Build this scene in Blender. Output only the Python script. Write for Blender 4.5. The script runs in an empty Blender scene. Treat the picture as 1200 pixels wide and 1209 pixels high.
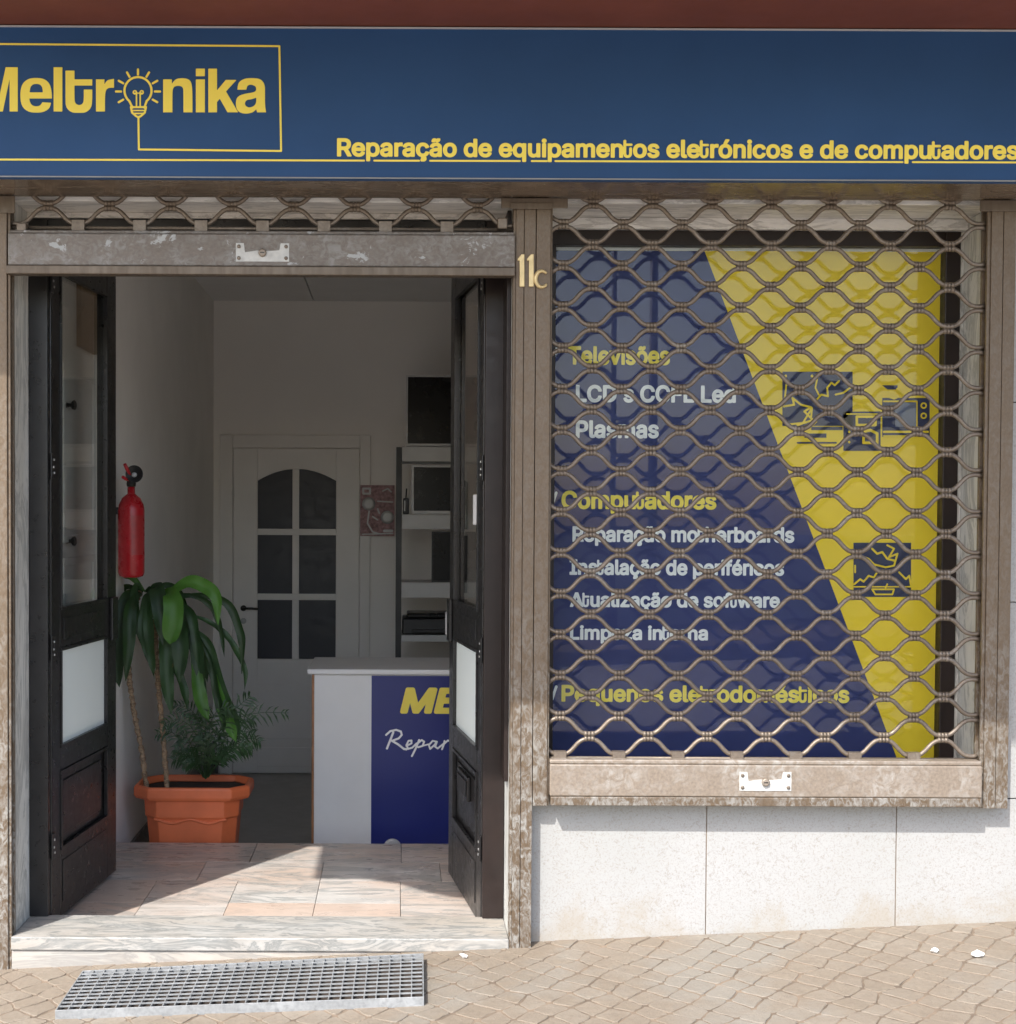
import bpy, bmesh, math, random
import numpy as np
from mathutils import Vector, Matrix, Euler, noise as mnoise

random.seed(7)
S = bpy.context.scene
COL = S.collection
R = math.radians

# ------------------------------------------------------------------ camera
FPX, IW, IH = 1640.0, 1200.0, 1209.4          # focal length in photo pixels
cam = bpy.data.cameras.new('camera')
cam.sensor_fit = 'HORIZONTAL'
cam.sensor_width = 36.0
cam.lens = 36.0 * FPX / IW
cam.shift_x, cam.shift_y = 0.1083, 0.037
cam.clip_start, cam.clip_end = 0.05, 400
camo = bpy.data.objects.new('camera', cam)
COL.objects.link(camo)
CAMLOC = Vector((0.0, -4.6, 1.528))
camo.location = CAMLOC
CROT = Euler((R(90 - 1.36), 0, 0)).to_matrix() @ Matrix.Rotation(R(0.26), 3, 'Z')
camo.rotation_euler = CROT.to_euler()
S.camera = camo


def ray(x, y):
    return CROT @ Vector(((x - IW / 2) / FPX + cam.shift_x * IW / FPX,
                          (IH / 2 - y) / FPX + cam.shift_y * IW / FPX, -1.0))


def P(x, y, Y):                       # where a photo pixel meets the upright plane at depth Y
    d = ray(x, y)
    return CAMLOC + d * ((Y - CAMLOC.y) / d.y)


def PX(x, y, Y): return P(x, y, Y).x
def PZ(x, y, Y): return P(x, y, Y).z


# ------------------------------------------------------------------ light
SUN = Vector((-0.6, -1.0, 1.28)).normalized()      # towards the sun
world = bpy.data.worlds.new('World')
S.world = world
world.use_nodes = True
wn = world.node_tree
sky = wn.nodes.new('ShaderNodeTexSky')
sky.sky_type = 'NISHITA'
sky.sun_disc = False
sky.sun_elevation = math.asin(SUN.z)
sky.sun_rotation = math.atan2(SUN.x, SUN.y)
sky.dust_density = 2.2
wn.links.new(sky.outputs[0], wn.nodes['Background'].inputs[0])
wn.nodes['Background'].inputs[1].default_value = 0.15
sl = bpy.data.lights.new('sun', 'SUN')
sl.energy = 2.4
sl.angle = R(0.5)
sl.color = (1.0, 0.985, 0.95)
so = bpy.data.objects.new('sun', sl)
COL.objects.link(so)
so.rotation_euler = SUN.to_track_quat('Z', 'Y').to_euler()
so.location = (-3, -6, 9)
S.view_settings.view_transform = 'Standard'
S.view_settings.look = 'None'
S.view_settings.exposure = 1.42
S.view_settings.gamma = 1
S.cycles.max_bounces = 14
S.cycles.diffuse_bounces = 8
S.cycles.glossy_bounces = 5
S.cycles.transparent_max_bounces = 16
S.cycles.use_denoising = True
S.cycles.sample_clamp_indirect = 6


# ------------------------------------------------------------------ materials
class NT:
    def __init__(s, name):
        s.m = bpy.data.materials.new(name)
        s.m.use_nodes = True
        s.t = s.m.node_tree
        s.b = s.t.nodes['Principled BSDF']
        s._pos = None

    def n(s, kind, **kw):
        nd = s.t.nodes.new('ShaderNode' + kind)
        for k, v in kw.items():
            if k.startswith('i_'):
                nd.inputs[k[2:].replace('_', ' ')].default_value = v
            else:
                setattr(nd, k, v)
        return nd

    def l(s, a, b): s.t.links.new(a, b)

    def pos(s, scale=(1, 1, 1), rot=(0, 0, 0)):
        if s._pos is None:
            s._pos = s.n('NewGeometry')
        mp = s.n('Mapping')
        mp.inputs['Scale'].default_value = scale
        mp.inputs['Rotation'].default_value = rot
        s.l(s._pos.outputs['Position'], mp.inputs['Vector'])
        return mp.outputs[0]

    def noise(s, vec, scale, detail=6, rough=0.55, dist=0.0):
        nd = s.n('TexNoise', i_Scale=scale, i_Detail=detail, i_Roughness=rough, i_Distortion=dist)
        s.l(vec, nd.inputs['Vector'])
        return nd.outputs['Fac']

    def ramp(s, fac, stops):
        r = s.n('ValToRGB')
        els = r.color_ramp.elements
        while len(els) < len(stops):
            els.new(0.5)
        for e, (p, c) in zip(els, stops):
            e.position = p
            e.color = tuple(c) + (1,) if not isinstance(c, (int, float)) else (c, c, c, 1)
        s.l(fac, r.inputs[0])
        return r.outputs[0]

    def mix(s, fac, a, b, mode='MIX'):
        m = s.n('Mix', data_type='RGBA', blend_type=mode)
        for sock, v in ((m.inputs[0], fac), (m.inputs[6], a), (m.inputs[7], b)):
            if hasattr(v, 'links') or hasattr(v, 'is_linked'):
                s.l(v, sock)
            elif isinstance(v, (int, float)):
                sock.default_value = v
            else:
                sock.default_value = tuple(v) + (1,)
        return m.outputs[2]

    def math(s, op, a, b=0.0):
        m = s.n('Math', operation=op)
        for sock, v in ((m.inputs[0], a), (m.inputs[1], b)):
            if hasattr(v, 'is_linked'):
                s.l(v, sock)
            else:
                sock.default_value = v
        return m.outputs[0]

    def island(s):
        if s._pos is None:
            s._pos = s.n('NewGeometry')
        return s._pos.outputs['Random Per Island']

    def col(s, v):
        if hasattr(v, 'is_linked'):
            s.l(v, s.b.inputs['Base Color'])
        else:
            s.b.inputs['Base Color'].default_value = tuple(v) + (1,)

    def rough(s, v):
        if hasattr(v, 'is_linked'):
            s.l(v, s.b.inputs['Roughness'])
        else:
            s.b.inputs['Roughness'].default_value = v

    def bump(s, h, strength=0.3, dist=0.002):
        bp = s.n('Bump', i_Strength=strength, i_Distance=dist)
        s.l(h, bp.inputs['Height'])
        s.l(bp.outputs[0], s.b.inputs['Normal'])


def plain(name, c, rough=0.5, metallic=0.0, vary=0.08, scale=9, bump=0.0, bscale=60, spec=0.5):
    """paint, plastic, plaster: a colour with slight mottling, uneven gloss and fine relief"""
    t = NT(name)
    p = t.pos()
    n = t.noise(p, scale, 6)
    lo = [x * (1 - vary) for x in c]
    hi = [min(1, x * (1 + vary)) for x in c]
    t.col(t.ramp(n, [(0.3, lo), (0.7, hi)]))
    t.rough(t.ramp(t.noise(p, scale * 2.3, 4), [(0.3, max(0.02, rough - 0.07)), (0.7, min(1, rough + 0.07))]))
    t.b.inputs['Metallic'].default_value = metallic
    t.b.inputs['Specular IOR Level'].default_value = spec
    if bump:
        t.bump(t.noise(p, bscale, 4), bump, 0.003)
    return t.m


def worn_metal(name, base, patch, rust, amount=0.5, scale=22, rough=0.42, metallic=0.35, streak=(1, 1, 1), flake=None, low_wear_sunlit=None):
    """bronze painted shutter metal: blotchy tarnish, scuffed pale patches, streaks"""
    t = NT(name)
    p = t.pos(streak)
    big = t.noise(p, scale * 0.22, 5, 0.6)
    fine = t.noise(p, scale, 8, 0.65, 1.2)
    c = t.ramp(t.noise(p, scale * 3, 5), [(0.3, [x * 0.82 for x in base]), (0.7, [x * 1.15 for x in base])])
    mask = t.math('MULTIPLY', t.ramp(fine, [(0.43, 0.0), (0.62, 1.0)]), t.ramp(big, [(0.62 - amount * 0.35, 0.0), (0.8 - amount * 0.3, 1.0)]))
    if low_wear_sunlit:                                   # worn patches low down, their pale colour also painting in the sunlit tone
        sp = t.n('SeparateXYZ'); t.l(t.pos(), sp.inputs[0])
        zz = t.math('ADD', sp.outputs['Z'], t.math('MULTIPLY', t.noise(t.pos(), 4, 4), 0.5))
        mask = t.math('MULTIPLY', mask, t.ramp(t.math('DIVIDE', zz, 3.0), [(low_wear_sunlit / 3.0, 1.0), (low_wear_sunlit / 3.0 + 0.25, 0.18)]))
    c = t.mix(mask, c, patch)
    rm = t.ramp(t.noise(p, scale * 0.6, 6, 0.7, 0.5), [(0.66, 0.0), (0.74, 0.8)])
    c = t.mix(rm, c, rust)
    if flake:
        fm = t.math('MULTIPLY', t.ramp(t.noise(p, scale * 0.35, 8, 0.7, 0.8), [(0.615, 0.0), (0.63, 1.0)]), 1.0)
        c = t.mix(fm, c, flake)
    t.col(c)
    t.rough(t.ramp(fine, [(0.3, rough - 0.1), (0.7, rough + 0.2)]))
    t.b.inputs['Metallic'].default_value = metallic
    t.bump(fine, 0.25, 0.0015)
    return t.m


def marble(name, light, vein, warm, scale=1.0, rough=0.35, per_tile=True, stretch=(2.2, 7, 7), turn=0.0, dirt=0.35):
    t = NT(name)
    p = t.pos(stretch, (0, 0, turn))
    if per_tile:
        off = t.n('CombineXYZ')
        for k in range(3):
            t.l(t.math('MULTIPLY', t.island(), 17.0 + 9 * k), off.inputs[k])
        add = t.n('VectorMath', operation='ADD')
        t.l(p, add.inputs[0]); t.l(off.outputs[0], add.inputs[1])
        p = add.outputs[0]
    w = t.noise(p, 1.3 * scale, 9, 0.68, 1.6)
    v1 = t.ramp(w, [(0.36, 0.0), (0.47, 0.75), (0.5, 0.15), (0.56, 0.0), (0.66, 0.45), (0.72, 0.0)])
    base = t.mix(t.ramp(t.noise(p, 0.6 * scale, 4), [(0.35, 0.0), (0.65, 1.0)]), light, warm)
    c = t.mix(v1, base, vein)
    if per_tile:
        c = t.mix(t.ramp(t.island(), [(0.0, 0.0), (0.5, 0.1), (1.0, 0.75)]), c, warm)
    c = t.mix(t.ramp(t.noise(t.pos(), 5, 6, 0.7), [(0.5, 0.0), (0.75, dirt)]), c, [x * 0.62 for x in warm])
    t.col(c)
    t.rough(t.ramp(t.noise(p, 6, 4), [(0.3, rough - 0.08), (0.7, rough + 0.15)]))
    t.bump(t.noise(t.pos(), 120, 3), 0.08, 0.001)
    return t.m


M = {}
M['bronze'] = worn_metal('bronze anodised metal', (0.135, 0.104, 0.076), (0.255, 0.232, 0.210), (0.075, 0.045, 0.030), 0.12, 26, 0.40, 0.4, (1, 1, 0.22))
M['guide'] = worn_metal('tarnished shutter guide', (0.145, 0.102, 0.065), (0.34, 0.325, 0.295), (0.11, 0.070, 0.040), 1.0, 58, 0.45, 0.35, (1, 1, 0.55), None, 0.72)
M['rod'] = worn_metal('bronze shutter rod', (0.196, 0.156, 0.120), (0.336, 0.304, 0.264), (0.136, 0.072, 0.040), 0.25, 40, 0.44, 0.5)
M['bar'] = worn_metal('mottled shutter bar', (0.281, 0.225, 0.174), (0.399, 0.365, 0.323), (0.204, 0.145, 0.093), 0.6, 34, 0.45, 0.35)
M['old_bar'] = worn_metal('peeling shutter bar', (0.162, 0.134, 0.111), (0.264, 0.251, 0.234), (0.064, 0.034, 0.025), 0.75, 40, 0.5, 0.25, (0.8, 1, 1), (0.374, 0.374, 0.365))
M['box'] = worn_metal('glossy bronze underside', (0.212, 0.162, 0.119), (0.289, 0.246, 0.204), (0.170, 0.102, 0.060), 0.4, 8, 0.16, 0.3, (0.5, 2, 1))
M['galv'] = worn_metal('galvanised steel', (0.288, 0.295, 0.295), (0.389, 0.396, 0.396), (0.187, 0.180, 0.158), 0.6, 30, 0.5, 0.3)
M['black'] = plain('black lacquer', (0.014, 0.013, 0.013), 0.32, 0, 0.25, 14, 0.06, 90)
M['brown_frame'] = plain('dark brown frame', (0.019, 0.012, 0.010), 0.4, 0, 0.2, 12, 0.04, 90, 0.35)
M['orange_wood'] = plain('orange wood edge', (0.34, 0.15, 0.06), 0.5, 0, 0.25, 25)
M['frost'] = plain('frosted glass film', (0.80, 0.86, 0.83), 0.5, 0, 0.015, 2)
M['screw'] = plain('bright screw', (0.6, 0.6, 0.58), 0.3, 0.8)
M['white_plate'] = plain('white enamelled plate', (0.52, 0.51, 0.48), 0.42, 0, 0.16, 40)
M['brass'] = plain('brass', (0.66, 0.50, 0.25), 0.36, 0.35, 0.12, 40)
M['sign_blue'] = plain('sign blue', (0.029, 0.080, 0.195), 0.5, 0, 0.10, 1.6, 0.02, 40, 0.18)
M['sign_yellow'] = plain('sign yellow', (0.97, 0.78, 0.11), 0.5, 0, 0.03, 8)
M['poster_blue'] = plain('poster blue', (0.022, 0.032, 0.15), 0.55, 0, 0.06, 3)
M['poster_yellow'] = plain('poster yellow', (0.90, 0.655, 0.03), 0.55, 0, 0.05, 2)
M['poster_white'] = plain('poster white', (0.93, 0.93, 0.93), 0.6, 0, 0.02)
M['poster_navy'] = plain('poster navy', (0.03, 0.036, 0.10), 0.55, 0, 0.05)
M['poster_pale'] = plain('poster pale blue', (0.16, 0.18, 0.27), 0.55, 0, 0.05)
M['maroon'] = plain('maroon paint', (0.175, 0.050, 0.030), 0.6, 0, 0.12, 3, 0.1, 50)
M['plaster_in'] = plain('interior plaster', (0.90, 0.88, 0.84), 0.85, 0, 0.04, 2.5, 0.35, 38)
M['plaster_back'] = plain('interior smooth plaster', (0.91, 0.88, 0.84), 0.8, 0, 0.03, 1.4, 0.1, 60)
M['ceiling'] = plain('ceiling board', (0.86, 0.855, 0.85), 0.85, 0, 0.03, 3)
M['white_door'] = plain('white painted door', (0.85, 0.82, 0.78), 0.45, 0, 0.03, 4, 0.03, 70)
M['cupboard'] = plain('white lacquered cupboard', (0.88, 0.87, 0.85), 0.4, 0, 0.03, 4)
M['dark_glass'] = plain('dark frosted glass', (0.030, 0.032, 0.042), 0.45, 0, 0.03)
M['screen'] = plain('black screen', (0.006, 0.006, 0.007), 0.3, 0, 0.1, 4, 0, 60, 0.25)
M['silver'] = plain('silver plastic', (0.50, 0.50, 0.50), 0.4, 0.1, 0.03)
M['dark_plastic'] = plain('dark plastic', (0.02, 0.02, 0.022), 0.45)
M['shelf'] = plain('grey shelf board', (0.58, 0.58, 0.57), 0.5, 0, 0.04)
M['counter_white'] = plain('white laminate', (0.80, 0.79, 0.78), 0.42, 0, 0.02)
M['counter_blue'] = plain('blue banner', (0.014, 0.022, 0.17), 0.36, 0, 0.06, 2)
M['terracotta'] = plain('terracotta plastic', (0.68, 0.155, 0.055), 0.5, 0, 0.12, 8, 0.05, 80)
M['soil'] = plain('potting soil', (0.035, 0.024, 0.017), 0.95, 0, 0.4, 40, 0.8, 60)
M['red'] = plain('red enamel', (0.40, 0.014, 0.020), 0.28, 0, 0.04)
M['rubber'] = plain('black rubber', (0.012, 0.012, 0.012), 0.5)
M['paper'] = plain('white paper', (0.8, 0.79, 0.77), 0.8)
M['socket'] = plain('grey plastic', (0.25, 0.25, 0.25), 0.5)
M['skirting'] = plain('dark stone skirting', (0.10, 0.095, 0.09), 0.4, 0, 0.3, 20)
M['floor_in'] = plain('grey stone floor', (0.34, 0.325, 0.30), 0.35, 0, 0.05, 5)
M['house'] = plain('pale render', (0.55, 0.53, 0.50), 0.85, 0, 0.08, 1.0, 0.2, 20)
M['roof_tile'] = plain('clay roof', (0.34, 0.14, 0.08), 0.8, 0, 0.25, 6)
M['shutter_green'] = plain('green shutters', (0.03, 0.09, 0.06), 0.5)
M['tan_board'] = plain('tan chipboard', (0.30, 0.20, 0.11), 0.7, 0, 0.25, 30)
M['fabric_red'] = plain('wine coloured print', (0.34, 0.20, 0.205), 0.6, 0, 0.45, 45)

M['sill_marble'] = marble('veined grey marble', (0.440, 0.428, 0.400), (0.152, 0.164, 0.160), (0.384, 0.344, 0.296), 1.7, 0.4, False, (1.6, 6, 6), 0.3)
M['tile_marble'] = marble('pink veined marble', (0.539, 0.516, 0.482), (0.227, 0.242, 0.236), (0.529, 0.397, 0.312), 1.0, 0.3, True, (1.5, 4.2, 4.2), 0.45)
M['riser_marble'] = marble('warm riser marble', (0.437, 0.413, 0.374), (0.234, 0.226, 0.211), (0.429, 0.335, 0.250), 1.0, 0.5, False, (1.2, 6, 6), 0.2)
M['jamb_marble'] = marble('white streaked marble', (0.76, 0.75, 0.71), (0.30, 0.30, 0.28), (0.66, 0.64, 0.58), 0.8, 0.45, False, (9, 9, 2.2))
M['lintel_marble'] = marble('grey streaked lintel', (0.90, 0.88, 0.84), (0.45, 0.43, 0.40), (0.85, 0.81, 0.75), 0.8, 0.45, False, (2, 9, 9), 0, 0.1)


def mat_stone():
    t = NT('speckled white stone')
    p = t.pos()
    v = t.n('TexVoronoi', feature='F1', i_Scale=85.0, i_Randomness=1.0)
    t.l(p, v.inputs['Vector'])
    speck = t.ramp(t.noise(p, 150, 3, 0.6, 0.6), [(0.52, 0.0), (0.64, 0.8)])
    pits = t.ramp(t.noise(p, 62, 5, 0.7, 1.5), [(0.56, 0.0), (0.62, 0.7)])
    base = t.ramp(t.noise(p, 1.7, 6), [(0.3, (0.346, 0.342, 0.323)), (0.7, (0.388, 0.380, 0.369))])
    c = t.mix(speck, base, (0.304, 0.289, 0.262))
    c = t.mix(pits, c, (0.274, 0.251, 0.217))
    # ochre damp stain that creeps up from the paving, shaped by noise
    sep = t.n('SeparateXYZ'); t.l(p, sep.inputs[0])
    h = t.math('SUBTRACT', sep.outputs['Z'], t.math('MULTIPLY', sep.outputs['X'], 0.047))
    edge = t.math('ADD', h, t.math('MULTIPLY', t.noise(p, 5.5, 7, 0.7, 0.5), -0.62))
    st = t.ramp(t.math('MULTIPLY', t.math('SUBTRACT', -0.06, edge), 4.0), [(0.35, 0.0), (0.8, 0.5)])
    c = t.mix(st, c, (0.304, 0.251, 0.182))
    cr = t.ramp(t.noise(t.pos((1.0, 1, 2.6)), 1.6, 10, 0.75, 2.4), [(0.494, 0.0), (0.5, 0.35), (0.506, 0.0)])
    c = t.mix(cr, c, (0.342, 0.304, 0.251))
    t.col(c)
    t.rough(0.62)
    t.bump(t.noise(p, 140, 4, 0.7), 0.25, 0.0015)
    return t.m


def mat_cobble():
    t = NT('worn limestone cobbles')
    p = t.pos()
    c = t.ramp(t.island(), [(0.0, (0.233, 0.193, 0.145)), (0.3, (0.279, 0.234, 0.182)), (0.6, (0.258, 0.219, 0.173)), (0.85, (0.297, 0.258, 0.208)), (1.0, (0.251, 0.205, 0.157))])
    d = t.ramp(t.noise(p, 3.4, 8, 0.7), [(0.36, 0.0), (0.64, 0.8)])
    c = t.mix(d, c, (0.233, 0.187, 0.138))
    mo = t.ramp(t.noise(p, 17, 8, 0.75, 0.6), [(0.30, 0.0), (0.72, 1.0)])
    c = t.mix(t.math('MULTIPLY', mo, 0.5), c, (0.191, 0.152, 0.116))
    s = t.ramp(t.noise(p, 70, 6, 0.7), [(0.52, 0.0), (0.68, 0.65)])
    c = t.mix(s, c, (0.177, 0.141, 0.110))
    gp = t.ramp(t.noise(p, 1.4, 5, 0.6), [(0.56, 0.0), (0.66, 0.6)])
    c = t.mix(gp, c, (0.255, 0.237, 0.205))
    w = t.ramp(t.noise(p, 34, 5, 0.7), [(0.62, 0.0), (0.72, 0.45)])
    c = t.mix(w, c, (0.326, 0.290, 0.247))
    t.col(c)
    t.rough(t.ramp(t.noise(p, 20, 4), [(0.3, 0.5), (0.7, 0.8)]))
    t.bump(t.noise(p, 26, 8, 0.72), 0.75, 0.008)
    return t.m


def mat_leaf(name, c1, c2):
    t = NT(name)
    p = t.pos()
    oi = t.n('ObjectInfo')
    c = t.ramp(t.noise(p, 14, 4), [(0.3, c1), (0.7, c2)])
    c = t.mix(t.math('MULTIPLY', oi.outputs['Random'], 0.7), c, [x * 0.45 for x in c1])
    c = t.mix(t.ramp(t.noise(p, 26, 7, 0.75), [(0.64, 0.0), (0.70, 0.8)]), c, (0.14, 0.10, 0.035))
    t.col(c)
    t.rough(0.48)
    t.b.inputs['Subsurface Weight'].default_value = 0.0
    tr = t.n('BsdfTranslucent')
    tr.inputs[0].default_value = (c2[0] * 1.6, c2[1] * 1.7, c2[2], 1)
    mx = t.n('MixShader')
    mx.inputs[0].default_value = 0.25
    t.l(t.b.outputs[0], mx.inputs[1]); t.l(tr.outputs[0], mx.inputs[2])
    t.l(mx.outputs[0], t.t.nodes['Material Output'].inputs[0])
    return t.m


def mat_glass():
    t = NT('window glass')
    t.t.nodes.remove(t.b)
    tr = t.n('BsdfTransparent'); tr.inputs[0].default_value = (0.93, 0.95, 0.94, 1)
    gl = t.n('BsdfGlossy'); gl.inputs['Roughness'].default_value = 0.0; gl.inputs['Color'].default_value = (1, 0.92, 0.88, 1)
    fr = t.n('Fresnel', i_IOR=1.5)
    k = t.math('MULTIPLY', fr.outputs[0], 0.45)
    p = t.pos()
    bp = t.n('Bump', i_Strength=0.006, i_Distance=0.01)
    t.l(t.noise(p, 2.0, 2), bp.inputs['Height'])
    t.l(bp.outputs[0], gl.inputs['Normal'])
    mx = t.n('MixShader')
    t.l(k, mx.inputs[0]); t.l(tr.outputs[0], mx.inputs[1]); t.l(gl.outputs[0], mx.inputs[2])
    t.l(mx.outputs[0], t.t.nodes['Material Output'].inputs[0])
    return t.m


def mat_bark():
    t = NT('pale ringed bark')
    p = t.pos()
    sep = t.n('SeparateXYZ'); t.l(p, sep.inputs[0])
    n = t.noise(t.pos((1, 1, 2.2)), 60, 5, 0.7)
    t.col(t.ramp(n, [(0.38, (0.12, 0.075, 0.045)), (0.6, (0.42, 0.29, 0.18))]))
    t.rough(0.85)
    t.bump(n, 0.8, 0.004)
    return t.m


def mat_bounce_road():
    t = NT('pale bounce road')  # out-of-view road surface, made pale to bounce light onto the shaded front
    p = t.pos()
    t.col(t.ramp(t.noise(p, 30, 8), [(0.3, (0.33, 0.31, 0.28)), (0.7, (0.42, 0.395, 0.36))]))
    t.rough(0.9)
    t.bump(t.noise(p, 150, 3), 0.4, 0.004)
    return t.m


M['stone'] = mat_stone()
M['cobble'] = mat_cobble()
M['mortar'] = plain('sandy joint', (0.185, 0.140, 0.10), 0.95, 0, 0.45, 12, 0.5, 90)
M['leaf'] = mat_leaf('dark green leaf', (0.020, 0.050, 0.018), (0.042, 0.10, 0.030))
M['leaf_bright'] = mat_leaf('bright green leaf', (0.06, 0.17, 0.022), (0.10, 0.26, 0.035))
M['palm'] = mat_leaf('palm leaflet', (0.022, 0.055, 0.018), (0.045, 0.105, 0.035))
M['glass'] = mat_glass()
M['bark'] = mat_bark()
M['bounce_road'] = mat_bounce_road()


# ------------------------------------------------------------------ mesh builder
class MB:
    def __init__(s, xf=None):
        s.v, s.f, s.sm = [], [], []
        s.xf = xf

    def add(s, verts, faces, smooth=False):
        b = len(s.v)
        s.v += [tuple(s.xf(*v)) if s.xf else tuple(v) for v in verts]
        s.f += [tuple(b + i for i in f) for f in faces]
        s.sm += [smooth] * len(faces)
        return s

    def box(s, x0, x1, y0, y1, z0, z1):
        if x0 > x1: x0, x1 = x1, x0
        if y0 > y1: y0, y1 = y1, y0
        if z0 > z1: z0, z1 = z1, z0
        v = [(x0, y0, z0), (x1, y0, z0), (x1, y1, z0), (x0, y1, z0), (x0, y0, z1), (x1, y0, z1), (x1, y1, z1), (x0, y1, z1)]
        return s.add(v, [(0, 3, 2, 1), (4, 5, 6, 7), (0, 1, 5, 4), (1, 2, 6, 5), (2, 3, 7, 6), (3, 0, 4, 7)])

    def prism(s, pts, y0, y1):            # polygon in x,z pushed from y0 to y1 (counter-clockwise seen from the street)
        n = len(pts)
        v = [(x, y0, z) for x, z in pts] + [(x, y1, z) for x, z in pts]
        f = [tuple(range(n)), tuple(reversed(range(n, 2 * n)))]
        f += [((i + 1) % n, i, n + i, n + (i + 1) % n) for i in range(n)]
        return s.add(v, f)

    def slab(s, pts, z0, z1):             # polygon in x,y pushed from z0 to z1 (counter-clockwise from above)
        n = len(pts)
        v = [(x, y, z0) for x, y in pts] + [(x, y, z1) for x, y in pts]
        f = [tuple(reversed(range(n))), tuple(range(n, 2 * n))]
        f += [(i, (i + 1) % n, n + (i + 1) % n, n + i) for i in range(n)]
        return s.add(v, f)

    def tube(s, pts, r, seg=8, cap=True, up=None):
        pts = [Vector(p) for p in pts]
        n = len(pts)
        rs = r if isinstance(r, (list, tuple)) else [r] * n
        v, f = [], []
        side = None
        for i, p in enumerate(pts):
            d = (pts[min(i + 1, n - 1)] - pts[max(i - 1, 0)]).normalized()
            if side is None:
                a = Vector((0, 0, 1)) if abs(d.z) < 0.9 else Vector((1, 0, 0))
                side = d.cross(a).normalized()
            side = (side - d * side.dot(d)).normalized()
            o = d.cross(side)
            for k in range(seg):
                t = 2 * math.pi * k / seg
                v.append(p + (side * math.cos(t) + o * math.sin(t)) * rs[i])
        for i in range(n - 1):
            for k in range(seg):
                k2 = (k + 1) % seg
                f.append((i * seg + k, i * seg + k2, (i + 1) * seg + k2, (i + 1) * seg + k))
        s.add(v, f, True)
        if cap:
            b = len(s.v) - len(v)
            s.f += [tuple(b + k for k in reversed(range(seg))), tuple(b + (n - 1) * seg + k for k in range(seg))]
            s.sm += [False, False]
        return s

    def lathe(s, prof, c, axis='z', seg=28):
        v, f = [], []
        n = len(prof)
        for i, (r, h) in enumerate(prof):
            for k in range(seg):
                t = 2 * math.pi * k / seg
                a, b = r * math.cos(t), r * math.sin(t)
                v.append((c[0] + a, c[1] + b, c[2] + h) if axis == 'z' else
                         (c[0] + a, c[1] + h, c[2] - b) if axis == 'y' else (c[0] + h, c[1] + a, c[2] + b))
        for i in range(n - 1):
            for k in range(seg):
                k2 = (k + 1) % seg
                f.append((i * seg + k, i * seg + k2, (i + 1) * seg + k2, (i + 1) * seg + k))
        s.add(v, f, True)
        b = len(s.v) - len(v)
        s.f += [tuple(b + k for k in reversed(range(seg))), tuple(b + (n - 1) * seg + k for k in range(seg))]
        s.sm += [False, False]
        return s

    def build(s, name, m, parent=None, bevel=0.0, origin=None):
        me = bpy.data.meshes.new(name)
        if parent is not None:
            r = parent
            while r.parent is not None:
                r = r.parent
            o0 = Vector(r.location)
        else:
            o0 = Vector(origin) if origin is not None else Vector((0, 0, 0))
        me.from_pydata([tuple(Vector(v) - o0) for v in s.v], [], s.f)
        for p, sm in zip(me.polygons, s.sm):
            p.use_smooth = sm
        me.materials.append(M[m] if isinstance(m, str) else m)
        me.update()
        o = bpy.data.objects.new(name, me)
        COL.objects.link(o)
        if parent is not None:
            o.parent = parent
        else:
            o.location = o0
        if bevel:
            b = o.modifiers.new('bevel', 'BEVEL')
            b.width = bevel
            b.segments = 2
            b.limit_method = 'ANGLE'
        return o


def thing(name, label, cat, loc, group=None):
    o = bpy.data.objects.new(name, None)
    o.empty_display_size = 0.1
    COL.objects.link(o)
    o.location = loc
    return tag(o, label, cat, group)


def tag(o, label, cat, group=None):
    o['label'] = label
    o['category'] = cat
    if group:
        o['group'] = group
    return o


def struct(o):
    o['kind'] = 'structure'
    return o


# ------------------------------------------------------------------ lettering: outlines fattened through a distance field
try:
    FONT = bpy.data.fonts.load(bpy.utils.resource_path('LOCAL') + '/datafiles/fonts/Inter.woff2')
except Exception:
    FONT = None


def outline(body, shear=0.0):
    """closed outlines of a line of text, one array of points per contour"""
    c = bpy.data.curves.new('text', 'FONT')
    c.body = body
    if FONT:
        c.font = FONT
    o = bpy.data.objects.new('text', c)
    COL.objects.link(o)
    bpy.context.view_layer.objects.active = o
    o.select_set(True)
    bpy.ops.object.convert(target='CURVE')
    out = []
    for sp in o.data.splines:
        pts = []
        if sp.type == 'BEZIER':
            bp = sp.bezier_points
            for i in range(len(bp)):
                p0, p1 = bp[i], bp[(i + 1) % len(bp)]
                A_, B_, C_, D_ = (np.array(q[:2]) for q in (p0.co, p0.handle_right, p1.handle_left, p1.co))
                n = 1 if np.abs((B_ - A_)[0] * (D_ - A_)[1] - (B_ - A_)[1] * (D_ - A_)[0]) < 1e-5 and np.abs((C_ - A_)[0] * (D_ - A_)[1] - (C_ - A_)[1] * (D_ - A_)[0]) < 1e-5 else 6
                for k in range(n):
                    t = k / n
                    pts.append(A_ * (1 - t) ** 3 + 3 * B_ * t * (1 - t) ** 2 + 3 * C_ * t * t * (1 - t) + D_ * t ** 3)
        else:
            pts = [np.array(p.co[:2]) for p in sp.points]
        if len(pts) > 2:
            a = np.array(pts)
            a[:, 0] += a[:, 1] * shear
            out.append(a)
    cu = o.data
    bpy.data.objects.remove(o)
    bpy.data.curves.remove(cu)
    return out


def span(cs): return min(c[:, 0].min() for c in cs), max(c[:, 0].max() for c in cs)


_I = None


def adv(body):                       # where the next letter starts
    global _I
    if _I is None:
        a, b = span(outline('I')); _I = (a, b - a)
    return span(outline(body + 'I'))[1] - _I[1] - _I[0]


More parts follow.
